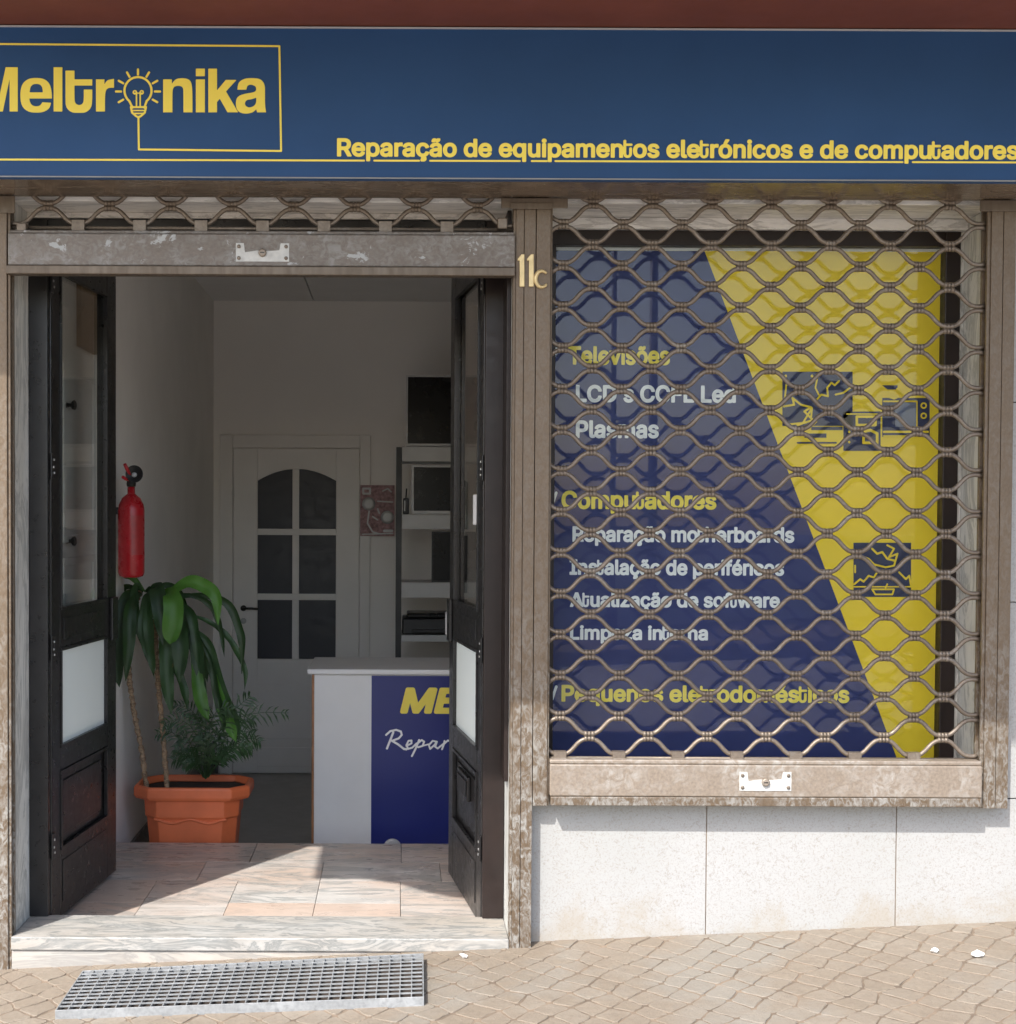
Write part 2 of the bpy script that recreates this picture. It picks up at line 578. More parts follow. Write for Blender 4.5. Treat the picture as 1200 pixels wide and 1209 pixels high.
def glyph_field(cons, off, caps=None, cell=0.02, pn=2.0):
    """flat polygons of lettering: fat outline = inside or nearer than off; caps adds strokes (x0,y0,x1,y1,r)"""
    segs = []
    for c in cons:
        n = np.roll(c, -1, 0)
        segs += [(p[0], p[1], q[0], q[1], off) for p, q in zip(c, n)]
    nout = len(segs)
    segs += list(caps or [])
    sg = np.array(segs, float)
    pad = sg[:, 4].max() + 2 * cell
    x0, x1 = min(sg[:, 0].min(), sg[:, 2].min()) - pad, max(sg[:, 0].max(), sg[:, 2].max()) + pad
    y0, y1 = min(sg[:, 1].min(), sg[:, 3].min()) - pad, max(sg[:, 1].max(), sg[:, 3].max()) + pad
    nx, ny = int((x1 - x0) / cell) + 2, int((y1 - y0) / cell) + 2
    F = np.full((ny, nx), -1e3)
    W = np.zeros((ny, nx), int)
    gx, gy = x0 + np.arange(nx) * cell, y0 + np.arange(ny) * cell + cell * 0.0137
    reach = 5 * cell
    for q, (ax, ay, bx, by, r) in enumerate(segs):
        m = r + reach
        i0, i1 = max(0, int((min(ax, bx) - m - x0) / cell)), min(nx, int((max(ax, bx) + m - x0) / cell) + 2)
        j0, j1 = max(0, int((min(ay, by) - m - y0) / cell)), min(ny, int((max(ay, by) + m - y0) / cell) + 2)
        X, Yg = np.meshgrid(gx[i0:i1], gy[j0:j1])
        dx, dy = bx - ax, by - ay
        L = dx * dx + dy * dy
        u = np.clip(((X - ax) * dx + (Yg - ay) * dy) / L, 0, 1) if L > 1e-12 else 0 * X
        d = (np.abs(X - ax - u * dx) ** pn + np.abs(Yg - ay - u * dy) ** pn) ** (1 / pn)
        F[j0:j1, i0:i1] = np.maximum(F[j0:j1, i0:i1], r - d)
        if q < nout and ay != by:
            lo, hi, sgn = (ay, by, 1) if ay < by else (by, ay, -1)
            for j in range(max(0, int((lo - y0) / cell) - 1), min(ny, int((hi - y0) / cell) + 2)):
                if lo <= gy[j] < hi:
                    W[j, gx > ax + (gy[j] - ay) * dx / dy] += sgn
    IN = W != 0
    F = np.where(IN, np.maximum(2 * off - F, F), F)
    F = np.clip(F, -3 * cell, 3 * cell)
    verts, faces, idx = [], [], {}

    def vid(key, x, y):
        if key not in idx:
            idx[key] = len(verts)
            verts.append((x, y))
        return idx[key]
    B = F > 0
    for j in range(ny - 1):
        i = 0
        full = B[j, :-1] & B[j, 1:] & B[j + 1, :-1] & B[j + 1, 1:]
        some = B[j, :-1] | B[j, 1:] | B[j + 1, :-1] | B[j + 1, 1:]
        while i < nx - 1:
            if not some[i]:
                i += 1
                continue
            if full[i]:
                k = i
                while k < nx - 1 and full[k]:
                    k += 1
                faces.append((vid((i, j), gx[i], gy[j]), vid((k, j), gx[k], gy[j]), vid((k, j + 1), gx[k], gy[j + 1]), vid((i, j + 1), gx[i], gy[j + 1])))
                i = k
                continue
            cs = [(i, j), (i + 1, j), (i + 1, j + 1), (i, j + 1)]
            poly = []
            for q in range(4):
                a, b = cs[q], cs[(q + 1) % 4]
                fa, fb = F[a[1], a[0]], F[b[1], b[0]]
                if fa > 0:
                    poly.append(vid(a, gx[a[0]], gy[a[1]]))
                if (fa > 0) != (fb > 0):
                    u = fa / (fa - fb)
                    key = (min(a, b), max(a, b), 'e')
                    poly.append(vid(key, gx[a[0]] + u * (gx[b[0]] - gx[a[0]]), gy[a[1]] + u * (gy[b[1]] - gy[a[1]])))
            if len(poly) >= 3:
                faces.append(tuple(poly))
            i += 1
    return np.array(verts), faces


CAP, XH = (max(c[:, 1].max() for c in outline(ch)) for ch in 'Hx')


def letter(name, body, x0, x1, ybase, ycap, Y, m, parent, bold=0.062, uncial=True, thick=0.0015, top='H', shear=0.0, track=0.0):
    """lettering fitted between photo columns x0..x1, baseline and cap line, on the upright plane at depth Y"""
    off = bold * CAP
    cons, caps, cur = [], [], 0.0
    pieces = body.split('t') if uncial else [body]
    r = off + 0.030 * CAP
    for i, pc in enumerate(pieces):
        if i:                                   # the shop's own t: a curled stem with a bar
            h = CAP
            c = cur + r - off + 0.01 * CAP
            y1 = XH - 0.25 * h
            caps += chain([(c, h * 0.95), (c, 0.20 * h), (c + .035 * h, 0.075 * h), (c + .11 * h, 0.02 * h), (c + .20 * h, 0.02 * h), (c + .28 * h, 0.055 * h),
                           (c + .325 * h, 0.13 * h), (c + .335 * h, 0.22 * h), (c + .335 * h, y1)], r * 0.95)
            caps += chain([(c, XH - 0.01 * h), (c + .37 * h, XH - 0.01 * h)], r * 0.85)
            cur += 0.50 * CAP + track
        if pc:
            cons += [c_ + np.array([cur, 0.0]) for c_ in outline(pc, shear)]
            cur += adv(pc) + track
    v, f = glyph_field(cons, off, caps, CAP / 44)
    p0, p1 = P(x0, ybase, Y), P(x1, ybase, Y)
    zc = PZ((x0 + x1) / 2, ycap, Y)
    zb = (p0.z + p1.z) / 2
    mx0, mx1 = v[:, 0].min(), v[:, 0].max()
    sx = (p1.x - p0.x) / (mx1 - mx0)
    sz = (zc - zb) / ((CAP if top == 'H' else XH) + 2 * off)
    mb = MB()
    mb.add([(p0.x + (a - mx0) * sx, Y - thick, zb + (b + off) * sz + (a - mx0) / (mx1 - mx0) * 0.0) for a, b in v], f)
    return mb.build(name, m, parent)


def strokes(name, segs, Y, m, parent, cell=1.0):
    """line art: strokes given in photo pixels (x0,y0,x1,y1,half width) laid on the plane at depth Y"""
    v, f = glyph_field([], 0, [(a, -b, c, -d, r) for a, b, c, d, r in segs], cell)
    mb = MB()
    mb.add([tuple(P(a, -b, Y)) for a, b in v], f)
    return mb.build(name, m, parent)


def poly_px(pts, Y):
    return [(PX(x, y, Y), PZ(x, y, Y)) for x, y in pts]


def chain(pts, r, close=False):
    out = [(*pts[i], *pts[i + 1], r) for i in range(len(pts) - 1)]
    if close:
        out.append((*pts[-1], *pts[0], r))
    return out


# ================================================================== SETTING
def gz(x, y=0.0):
    return 0.07 + 0.047 * x + 0.006 * y


WALL = 0.06                 # face of the stone cladding
XJL, XJR = -1.287, 0.377    # door jambs
# --- street
def sheet(name, x0, x1, y0, y1, dz, m):
    mb = MB()
    mb.add([(x0, y0, gz(x0, y0) + dz), (x1, y0, gz(x1, y0) + dz), (x1, y1, gz(x1, y1) + dz), (x0, y1, gz(x0, y1) + dz)], [(0, 1, 2, 3)])
    return struct(mb.build(name, m))


sheet('ground', -80, 80, -90, 0.30, -0.155, 'mortar')
pb = MB()
xa, xb, ya, yb = -14, 14, -2.9, WALL + 0.02
pb.add([(xa, ya, gz(xa, ya)), (xb, ya, gz(xb, ya)), (xb, yb, gz(xb, yb)), (xa, yb, gz(xa, yb)),
        (xa, ya, gz(xa, ya) - .15), (xb, ya, gz(xb, ya) - .15)], [(0, 1, 2, 3), (4, 5, 1, 0)])
struct(pb.build('pavement_bed', 'mortar'))
# worn hand-set cobbles, each a little different
cb = MB()
A = 0.081
def knot(i, j):                     # corner shared by four stones: lattice with wandering courses and hand-set scatter
    rr = random.Random(i * 7919 + j * 104729)
    u, w_ = i * A, j * A
    x, y = (u - w_) * 0.7071, (u + w_) * 0.7071 * 1.10
    x += 0.020 * mnoise.noise(Vector((x * 1.3, y * 1.3, 3))) + rr.uniform(-.0155, .0155)
    y += 0.026 * mnoise.noise(Vector((x * 1.1, y * 1.4, 9))) + rr.uniform(-.0155, .0155)
    return x, y
for i in range(-60, 60):
    for j in range(-60, 60):
        q4 = [knot(i, j), knot(i + 1, j), knot(i + 1, j + 1), knot(i, j + 1)]
        cx, cy = sum(p_[0] for p_ in q4) / 4, sum(p_[1] for p_ in q4) / 4
        if not (-3.2 < cx < 4.2 and -2.2 < cy < WALL + 0.05):
            continue
        ring = []
        for q in range(4):
            (ax, ay), (bx_, by_) = q4[q], q4[(q + 1) % 4]
            for t_, jit in ((0.09, 0.0), (0.36, .0035), (0.66, .0035), (0.91, 0.0)):
                nx_, ny_ = by_ - ay, ax - bx_
                L_ = math.hypot(nx_, ny_) or 1
                e_ = random.uniform(-jit, jit)
                ring.append((ax + (bx_ - ax) * t_ + nx_ / L_ * e_ - cx, ay + (by_ - ay) * t_ + ny_ / L_ * e_ - cy))
        ins = random.uniform(0.90, 0.97)
        lift = random.uniform(-.0012, .0012)
        tx, ty = random.uniform(-.02, .02), random.uniform(-.02, .02)
        vs = []
        n = len(ring)
        for sc, z in ((ins, -0.012), (ins * 0.99, 0.0010), (ins * 0.95, 0.0024)):
            for x, y in ring:
                X, Y = cx + x * sc, min(cy + y * sc, WALL + 0.02)
                vs.append((X, Y, gz(X, Y) + z + lift + (tx * x + ty * y if z > 0 else 0)))
        fs = [tuple(range(2 * n, 3 * n))]
        for lv in (0, 1):
            fs += [(lv * n + q, lv * n + (q + 1) % n, (lv + 1) * n + (q + 1) % n, (lv + 1) * n + q) for q in range(n)]
        cb.add(vs, fs)
struct(cb.build('pavement', 'cobble'))
sheet('road', -60, 60, -9.5, -2.9, -0.150, 'bounce_road')
pb = MB()
pb.add([(-14, -13, gz(-14, -13)), (14, -13, gz(14, -13)), (14, -9.5, gz(14, -9.5)), (-14, -9.5, gz(-14, -9.5)),
        (14, -9.5, gz(14, -9.5) - .15), (-14, -9.5, gz(-14, -9.5) - .15)], [(0, 1, 2, 3), (3, 2, 4, 5)])
struct(pb.build('far_pavement', 'mortar'))

# --- shop building
YB = 4.88                    # back wall of the shop
XIL = -1.26                  # left wall of the shop
ZF, ZC = -0.235, 2.99
bld = thing('shop_building', 'stone clad ground floor shop front with open double doors and a shuttered window', 'building', (0.4, 0.06, 0.0))
XWL, XWR = 0.50, 1.985       # window hole
ZWB, ZWT = 0.585, 2.575
w = MB()
# plinth slabs under the window, three panels with open joints, and the right pier
J = [PX(637, 1040, WALL), PX(834, 1040, WALL), PX(1058, 1040, WALL), PX(1282, 1040, WALL), PX(1500, 1040, WALL), PX(1900, 1040, WALL)]
J[0] = 0.40
g = 0.0016
for i in range(len(J) - 1):
    top = ZWB
    w.box(J[i] + g, J[i + 1] - g, WALL, WALL + 0.03, -0.2, top)
w.box(0.40, 5, WALL + 0.031, 0.30, -0.4, ZWB - 0.001)
for x_ in J[1:4]:
    wj = MB(); wj.box(x_ - g + .0002, x_ + g - .0002, WALL + 0.0025, WALL + 0.029, -0.2, ZWB - 0.002); wj.build('joint', 'mortar', bld)
zz = [ZWB + 0.002, 1.25, 1.92, 2.575]
for k in range(3):
    w.box(XWR, 2.75, WALL, WALL + 0.03, zz[k] + g, zz[k + 1] - g)
    w.box(2.753, 3.6, WALL, WALL + 0.03, zz[k] + g, zz[k + 1] - g)
    w.box(3.603, 5.0, WALL, WALL + 0.03, zz[k] + g, zz[k + 1] - g)
w.build('stone_cladding', 'stone', bld, 0.0015)
w = MB()
w.box(XWR + 0.03, 5, WALL + 0.032, 0.45, ZWB, 3.05)
w.box(XJR + 0.022, XWL - 0.02, WALL + 0.032, 0.45, -0.2, 3.05)
w.box(-5, XJL - 0.022, WALL, 0.45, -0.4, 3.05)
w.box(-5, 5, 0.095, 0.45, 2.62, 3.05) if False else None
w.box(XJL - 0.02, XJR + 0.02, 0.09, 0.45, 2.60, 3.05)
w.box(XWL - 0.018, XWR + 0.028, 0.09, 0.45, 2.60, 3.05)
w.build('wall', 'house', bld)
# marble reveals of door and window
w = MB()
w.box(XJL - 0.02, XJL, WALL, 0.345, -0.2, 2.575)
w.build('marble_jamb', 'jamb_marble', bld, 0.002)
w = MB()
w.box(XJR, XJR + 0.02, WALL, 0.345, -0.2, 2.575)
w.build('marble_jamb', 'jamb_marble', bld, 0.002)
w = MB()
w.box(XWR, XWR + 0.028, WALL + 0.031, 0.36, ZWB, 2.575)
w.build('marble_jamb', 'jamb_marble', bld, 0.002)
w = MB()
w.box(XWL - 0.018, XWL, WALL, 0.36, ZWB, 2.575)
w.build('marble_jamb', 'jamb_marble', bld, 0.002)
w = MB()
w.box(XJL - 0.02, XJR + 0.02, WALL, 0.345, 2.576, 2.599)
w.box(XWL - 0.018, XWR + 0.028, WALL, 0.36, 2.576, 2.599)
w.box(XWL, XWR, 0.27, 0.36, 2.536, 2.575)
w.box(XJL, XJR, 0.225, 0.30, 2.557, 2.575)
w.build('marble_lintel', 'lintel_marble', bld, 0.002)
w = MB()
w.box(XWL, XWR, WALL + 0.031, 0.36, ZWB, ZWB + 0.02)
w.build('window_sill', 'sill_marble', bld, 0.002)
# door step and tiled threshold
w = MB()
w.box(XJL + 0.001, XJR - 0.001, 0.0, 0.262, 0.075, 0.12)
w.build('door_step', 'sill_marble', bld, 0.004)
w = MB(); w.box(XJL + 0.001, XJR - 0.001, 0.007, 0.20, -0.2, 0.073); w.build('riser', 'riser_marble', bld, 0.003)
w = MB()
tg = 0.0012
def tiles(y0, y1, xs):
    for a, b in zip(xs[:-1], xs[1:]):
        w.box(max(a, -1.30) + tg, min(b, 0.42) - tg, y0 + tg, y1 - tg, 0.03, 0.07 + random.uniform(-.0006, .0006))
tiles(0.262, 0.60, [-1.30, -0.955, -0.632, -0.306, 0.015, 0.335, 0.42])
tiles(0.60, 0.92, [-1.30, -0.955, -0.632, -0.306, 0.015, 0.335, 0.42])
tiles(0.92, 1.22, [-1.30, -0.80, -0.306, 0.18, 0.42])
tiles(1.22, 1.56, [-1.30, -0.62, 0.02, 0.42])
w.build('threshold_tiles', 'tile_marble', bld)
w = MB()
w.box(-1.30, 0.42, 0.262, 1.56, -0.25, 0.03)
w.box(-1.30, 0.42, 1.5605, 1.575, -0.25, 0.064)
w.build('threshold_base', 'skirting', bld)
# overhanging balcony slab over the shop front, with its stepped and curved edge
edge = [(-6, 0.05), (-6, -0.83), (-1.735, -0.83), (-1.735, -1.376), (-1.52, -1.378), (-1.39, -1.448), (-1.29, -1.56),
        (-1.19, -1.64), (-1.10, -1.665), (0.2, -1.69), (1.0, -1.72), (6, -1.72), (6, 0.05)]
w = MB()
w.slab(edge, 3.051, 3.20)
w.build('balcony_slab', 'maroon', bld, 0.004)
w = MB()
w.box(-6, 6, 0.06, 0.45, 3.201, 8.0)
w.build('upper_wall', 'house', bld)
# interior shell
w = MB()
w.box(XIL - 0.2, XIL, 1.42, YB, ZF - 0.1, 3.05)
w.box(XIL - 0.25, XIL - 0.06, 0.345, 1.42, ZF - 0.1, 3.05)
w.build('side_wall', 'plaster_in', bld, 0.004)
w = MB()
w.box(XIL - 0.25, 4.2, YB, YB + 0.2, ZF - 0.1, 3.05)
w.box(4.0, 4.2, 0.45, YB, ZF - 0.1, 3.05)
w.build('back_wall', 'plaster_back', bld)
w = MB()
nx = 6
cxs = [XIL - 0.25 + i * 0.93 for i in range(nx + 1)]
for i in range(nx):
    for j in range(4):
        y0_ = 0.45 + j * 1.108
        w.box(cxs[i] + 0.004, min(cxs[i + 1], 4.2) - 0.004, y0_ + 0.003, y0_ + 1.105, ZC, ZC + 0.05 + random.uniform(-.002, .002))
w.build('ceiling_panels', 'ceiling', bld, 0.002)
w = MB()
w.box(-1.6, 4.2, 0.451, YB + .2, 3.052, 3.15)
w.build('ceiling_slab', 'plaster_in', bld)
w = MB()
w.box(-1.6, 4.2, 0.30, YB, ZF - 0.1, ZF)
w.build('shop_floor', 'floor_in', bld)
w = MB()
w.box(XIL, XIL + 0.014, 1.58, YB, ZF, ZF + 0.22)
w.box(XIL + 0.015, PX(258, 900, YB) , YB - 0.014, YB, ZF, ZF + 0.10)
w.build('skirting', 'skirting', bld, 0.002)
# wall socket and cable duct by the floor
p = P(141, 915, 1.45)
w = MB(); w.box(XIL, XIL + 0.012, 1.40, 1.50, p.z - 0.04, p.z + 0.05)
w.build('wall_socket', 'socket', bld, 0.003)

# door frame
HY = 0.27                    # hinge line depth
HXL, HXR = -1.216, 0.297
ZDT = 2.50
w = MB()
w.box(XJL + 0.001, HXL - 0.004, 0.235, 0.345, 0.121, 2.555)
w.box(HXL - 0.003, HXR + 0.003, 0.236, 0.345, ZDT + 0.004, 2.555)
w.build('door_frame', 'black', bld, 0.003)
w = MB()
w.box(HXR + 0.004, XJR - 0.001, 0.235, 0.345, 0.121, 2.555)
w.build('door_post', 'brown_frame', bld, 0.003)
w = MB()
w.box(0.362, XJR - 0.001, 0.075, 0.234, PZ(594, 915, 0.2), 2.555)
w.build('jamb_cover', 'brown_frame', bld, 0.002)


def leaf(hx, free_dx, flip, label):
    d = Vector((free_dx, 0.74, 0)).normalized()
    nrm = Vector((-d.y, d.x, 0)) * (1 if not flip else -1)     # into the leaf, away from the opening
    h = Vector((hx, HY, 0))
    W = 0.745

    def L(u, wv, v):
        return h + d * u + nrm * wv + Vector((0, 0, v))
    T = 0.042

    def mb():
        return MB(L)

    def bx(m, u0, u1, v0, v1, w0=0.0, w1=T):
        m.box(u0, u1, w0, w1, v0, v1)
        if not flip:
            pass
        return m
    z0 = 0.085
    gb, ft, fb, pt, pbm = 1.188, 1.053, 0.692, 0.612, 0.325
    s0, s1 = 0.09, 0.63
    f = mb()
    bx(f, 0, s0, z0, ZDT); bx(f, s1, W, z0, ZDT)
    bx(f, s0, s1, ZDT - 0.10, ZDT); bx(f, s0, s1, ft, gb); bx(f, s0, s1, pt, fb); bx(f, s0, s1, z0, pbm)
    o = f.build('door_leaf', 'black', bld, 0.003)
    o['label'] = label
    g_ = mb(); bx(g_, s0, s1, gb, ZDT - 0.10, 0.016, 0.022)
    g_.build('glass_pane', 'glass', o)
    g_ = mb(); bx(g_, s0, s1, fb, ft, 0.010, 0.020)
    g_.build('frosted_pane', 'frost', o)
    g_ = mb()
    bx(g_, s0, s1, pbm, pt, 0.014, 0.026)
    bx(g_, s0 + 0.05, s1 - 0.05, pbm + 0.045, pt - 0.045, 0.008, 0.0135)
    g_.build('kick_panel', 'black', o, 0.003)
    g_ = mb()                                       # glazing beads
    for (a, b) in ((fb, ft), (gb, ZDT - 0.10), (pbm, pt)):
        for (u0, u1, v0, v1) in ((s0, s1, a, a + 0.012), (s0, s1, b - 0.012, b), (s0, s0 + 0.012, a + 0.0125, b - 0.0125), (s1 - 0.012, s1, a + 0.0125, b - 0.0125)):
            bx(g_, u0, u1, v0, v1, -0.005, 0.0095)
    bx(g_, s0 + 0.03, s1 - 0.06, ft + 0.03, gb - 0.03, -0.004, -0.0005)
    bx(g_, s0 + 0.02, s1 - 0.02, z0 + 0.05, pbm - 0.04, -0.003, -0.0005)
    g_.build('moulding', 'black', o, 0.002)
    g_ = mb(); bx(g_, W + 0.0005, W + 0.006, z0 + 0.02, ZDT - 0.02, 0.002, T - 0.004)
    g_.build('edge_strip', 'orange_wood' if flip else 'black', o)
    for zc in (0.36, 1.06, 1.70, 2.35):
        q = mb(); bx(q, -0.010, 0.022, zc - 0.045, zc + 0.045, -0.006, -0.0006)
        hg = q.build('hinge', 'black', o, 0.002)
        q = mb()
        for du, dv in ((0.008, 0.022), (0.004, -0.004), (0.011, -0.024)):
            q.box(du - 0.004, du + 0.004, -0.0095, -0.0065, zc + dv - 0.004, zc + dv + 0.004)
        q.build('screw', 'screw', hg, 0.001)
    # lock case on the free edge
    q = mb(); bx(q, W - 0.085, W - 0.012, 1.03, 1.20, -0.014, -0.0008)
    lk = q.build('lock', 'black', o, 0.004)
    if flip:
        q = mb(); bx(q, W + 0.007, W + 0.045, 1.045, 1.145, -0.012, 0.03)
        q.build('latch', 'silver', lk, 0.008)
        q = mb()
        bx(q, 0.26, 0.50, 0.47, 0.56, -0.006, -0.0005 + 0.008)
        sl_ = q.build('letter_slot', 'black', o, 0.004)
        q = mb(); bx(q, 0.285, 0.475, 0.485, 0.545, -0.011, -0.0062)
        q.build('flap', M['galv'], sl_, 0.003).data.materials[0] = M['dark_plastic']
    return o, L


lf, LL = leaf(HXL, 0.076, False, 'left black door leaf, the one beside the red extinguisher')
rt, LR = leaf(HXR, -0.087, True, 'right black door leaf with a letter slot')
# the white cupboard set in the vestibule wall, seen through the glass of the left leaf
cx_ = XIL - 0.06
w = MB()
w.box(cx_, cx_ + 0.012, 0.62, 1.415, 0.9, 2.20)
cup = w.build('cupboard_door', 'cupboard', bld, 0.003)
w = MB()
for (a, b, z0_, z1_) in ((0.80, 1.36, 1.42, 2.12), (0.80, 1.36, 0.95, 1.36)):
    for (y0_, y1_, za, zb_) in ((a, b, z0_, z0_ + .03), (a, b, z1_ - .03, z1_), (a, a + .03, z0_ + .031, z1_ - .031), (b - .03, b, z0_ + .031, z1_ - .031)):
        w.box(cx_ + 0.0125, cx_ + 0.022, y0_, y1_, za, zb_)
w.build('moulding', 'cupboard', cup, 0.003)
for zk in (PZ(92, 479, 0.9), PZ(92, 639, 0.9)):
    w = MB()
    w.lathe([(0.012, 0.0), (0.008, 0.006), (0.007, 0.016), (0.018, 0.024), (0.020, 0.032), (0.012, 0.038)], (cx_ + 0.0125, 0.88, zk), 'x', 18)
    w.build('knob', 'dark_plastic', cup)
w = MB(); w.box(cx_, cx_ + 0.02, 1.10, 1.41, 2.22, 2.55)
w.build('wall_board', 'tan_board', bld, 0.003)

# inner door in the back wall
yb = YB
dx0, dx1 = PX(276, 720, yb), PX(424, 720, yb)
dz1 = PZ(350, 530, yb)
fx0, fx1, fz1 = PX(260, 720, yb), PX(437, 720, yb), PZ(350, 514, yb)
w = MB()
w.box(fx0, dx0 - 0.004, yb - 0.03, yb, ZF, fz1)
w.box(dx1 + 0.004, fx1, yb - 0.03, yb, ZF, fz1)
w.box(dx0 - 0.0035, dx1 + 0.0035, yb - 0.03, yb, dz1 + 0.004, fz1)
w.build('inner_door_frame', 'white_door', bld, 0.004)
px0, pxm0, pxm1, px1 = PX(304.5, 650, yb), PX(345.5, 650, yb), PX(353.5, 650, yb), PX(397, 650, yb)
rows = [(PZ(350, 778, yb), PZ(350, 708.5, yb)), (PZ(350, 701, yb), PZ(350, 632, yb)), (PZ(350, 624.5, yb), PZ(350, 568, yb))]
ztop = PZ(350, 554, yb)
w = MB()
yd0, yd1 = yb - 0.022, yb - 0.002
w.box(dx0, px0, yd0, yd1, ZF + 0.008, dz1); w.box(px1, dx1, yd0, yd1, ZF + 0.008, dz1)
w.box(px0, px1, yd0, yd1, ZF + 0.008, rows[0][0])
w.box(px0, px1, yd0, yd1, rows[0][1], rows[1][0]); w.box(px0, px1, yd0, yd1, rows[1][1], rows[2][0])
for a, b in rows:
    w.box(pxm0, pxm1, yd0, yd1, a, b)
arch = []
na = 14
mid = (px0 + px1) / 2
for k in range(na + 1):
    x = px1 + (px0 - px1) * k / na
    t_ = (x - mid) / ((px1 - px0) / 2)
    arch.append((x, rows[2][1] + (ztop - rows[2][1]) * (1 - t_ * t_)))
w.prism([(px0, dz1), (px0, arch[-1][1])] + list(reversed(arch))[1:-1] + [(px1, arch[0][1]), (px1, dz1)], yd0, yd1)
w.box(pxm0, pxm1, yd0, yd1 - 0.001, rows[2][1] - 0.0005, ztop - 0.001)
idoor = w.build('inner_door', 'white_door', bld, 0.003)
w = MB()
for za, zb_ in ((PZ(350, 808, yb), PZ(350, 872, yb)), (PZ(350, 882, yb), PZ(350, 905, yb))):
    w.box(px0, px1, yd0 - 0.007, yd0 - 0.0005, zb_, za)
w.build('raised_panel', 'white_door', idoor, 0.006)
w = MB()
w.box(px0 + .001, px1 - .001, yb - 0.012, yb - 0.008, rows[0][0] + .001, ztop - .002)
w.build('dark_pane', 'dark_glass', idoor)
hz = PZ(288, 718, yb)
hx = PX(288, 718, yb)
w = MB()
w.lathe([(0.02, 0), (0.02, -0.006), (0.009, -0.008), (0.009, -0.035)], (hx, yd0, hz), 'y', 16)
w.tube([(hx, yd0 - 0.033, hz), (hx + 0.06, yd0 - 0.036, hz), (hx + 0.105, yd0 - 0.034, hz - 0.004)], 0.008, 10)
hd = w.build('handle', 'dark_plastic', idoor)
w = MB(); w.lathe([(0.02, 0), (0.02, -0.006), (0.007, -0.0065)], (hx, yd0, PZ(288, 733, yb)), 'y', 16)
w.build('keyhole', 'silver', idoor)

# shop window: frame and pane
FY = 0.29
fr0, fr1 = PX(1113, 600, FY), PX(1131, 600, FY)
w = MB()
w.box(fr0, XWR - 0.001 if False else fr1, FY, FY + 0.06, 0.606, 2.535)
w.box(XWL + 0.001, fr0, FY, FY + 0.06, PZ(900, 290, FY), 2.535)
w.box(XWL + 0.001, fr0, FY, FY + 0.06, 0.606, 0.65)
w.box(XWL + 0.001, XWL + 0.05, FY, FY + 0.06, 0.65, PZ(900, 290, FY))
wf = w.build('window_frame', 'brown_frame', bld, 0.003)
w = MB(); w.box(fr1, XWR - 0.001, FY + 0.012, 0.36, 0.606, 2.535)
w.build('marble_jamb', 'jamb_marble', bld)
w = MB(); w.box(XWL + 0.05, fr0, FY + 0.022, FY + 0.028, 0.65, PZ(900, 290, FY))
w.build('window_pane', 'glass', wf)

# --- low wall and lamp posts on the far side of the street (they show only as reflections in the glass)
w = MB(); w.box(-30, 30, -12.9, -12.6, -1.2, 1.32)
fw = w.build('boundary_wall', 'house', None, 0.01, (0, -12.75, -1.0))
tag(fw, 'low rendered wall across the street, mirrored below the pale sky in the window glass', 'wall')
w = MB(); w.box(-30, 30, -12.95, -12.55, 1.3205, 1.38); w.build('coping', 'sill_marble', fw) if False else None
for X_, r_, h_, lab in ((3.15, .062, 6.5, 'thicker grey lamp post across the street, mirrored in the blue half of the window'), (2.66, .040, 6.0, 'thinner grey lamp post across the street, mirrored nearest the house number')):
    g0 = gz(X_, -12) - 0.02
    lp = thing('lamp_post', lab, 'lamp post', (X_, -12, g0), 'lamp posts across the street')
    m = MB(); m.lathe([(r_ * 1.7, 0), (r_ * 1.7, .5), (r_, .55), (r_ * .7, h_)], (X_, -12, g0), 'z', 16); m.build('pole', 'dark_plastic', lp)
    m = MB(); m.tube([(X_, -12, g0 + h_ - .05), (X_, -11.6, g0 + h_ + .35), (X_, -11.0, g0 + h_ + .45)], .03, 8); m.build('arm', 'dark_plastic', lp)
    m = MB(); m.box(X_ - .12, X_ + .12, -11.1, -10.5, g0 + h_ + .40, g0 + h_ + .5); m.build('lamp_head', 'silver', lp, .02)

# ================================================================== THINGS
# --- fascia sign
SY = -0.25
zs0, zs1 = PZ(600, 212, SY), 3.047
sg = thing('fascia_sign', 'long dark blue shop sign with yellow lettering above the door', 'shop sign', (0.5, SY, zs0))
w = MB(); w.box(-3.2, 4.0, SY, SY + 0.03, zs0, zs1); w.build('panel', 'sign_blue', sg, 0.002)
w = MB(); w.box(-3.2, 4.0, SY - 0.004, SY - 0.0005, zs0, zs0 + 0.004); w.build('bottom_trim', 'socket', sg)
w = MB(); w.box(-3.2, 4.0, SY - 0.004, SY - 0.0005, zs1 - 0.005, zs1); w.build('top_trim', 'silver', sg)
Y2 = SY - 0.0005
def soft(pts, hole=False):
    """closed outline in thirds of a photo pixel; three-number points stay sharp, the others are rounded"""
    p = [(q[0], q[1], len(q) > 2) for q in pts]
    for _ in range(3):
        o = []
        n = len(p)
        for i, (x, y, k) in enumerate(p):
            if k:
                o.append((x, y, True))
                continue
            xa, ya, _k = p[i - 1]; xb, yb, _k = p[(i + 1) % n]
            o += [(x + (xa - x) * .25, y + (ya - y) * .25, False), (x + (xb - x) * .25, y + (yb - y) * .25, False)]
        p = o
    a_ = np.array([(x / 3, -y / 3) for x, y, _k in p])
    area = np.sum(a_[:, 0] * np.roll(a_[:, 1], -1) - np.roll(a_[:, 0], -1) * a_[:, 1])
    return a_ if (area > 0) != hole else a_[::-1]


def rect(x0, y0, x1, y1): return [(x0, y0, 1), (x1, y0, 1), (x1, y1, 1), (x0, y1, 1)]


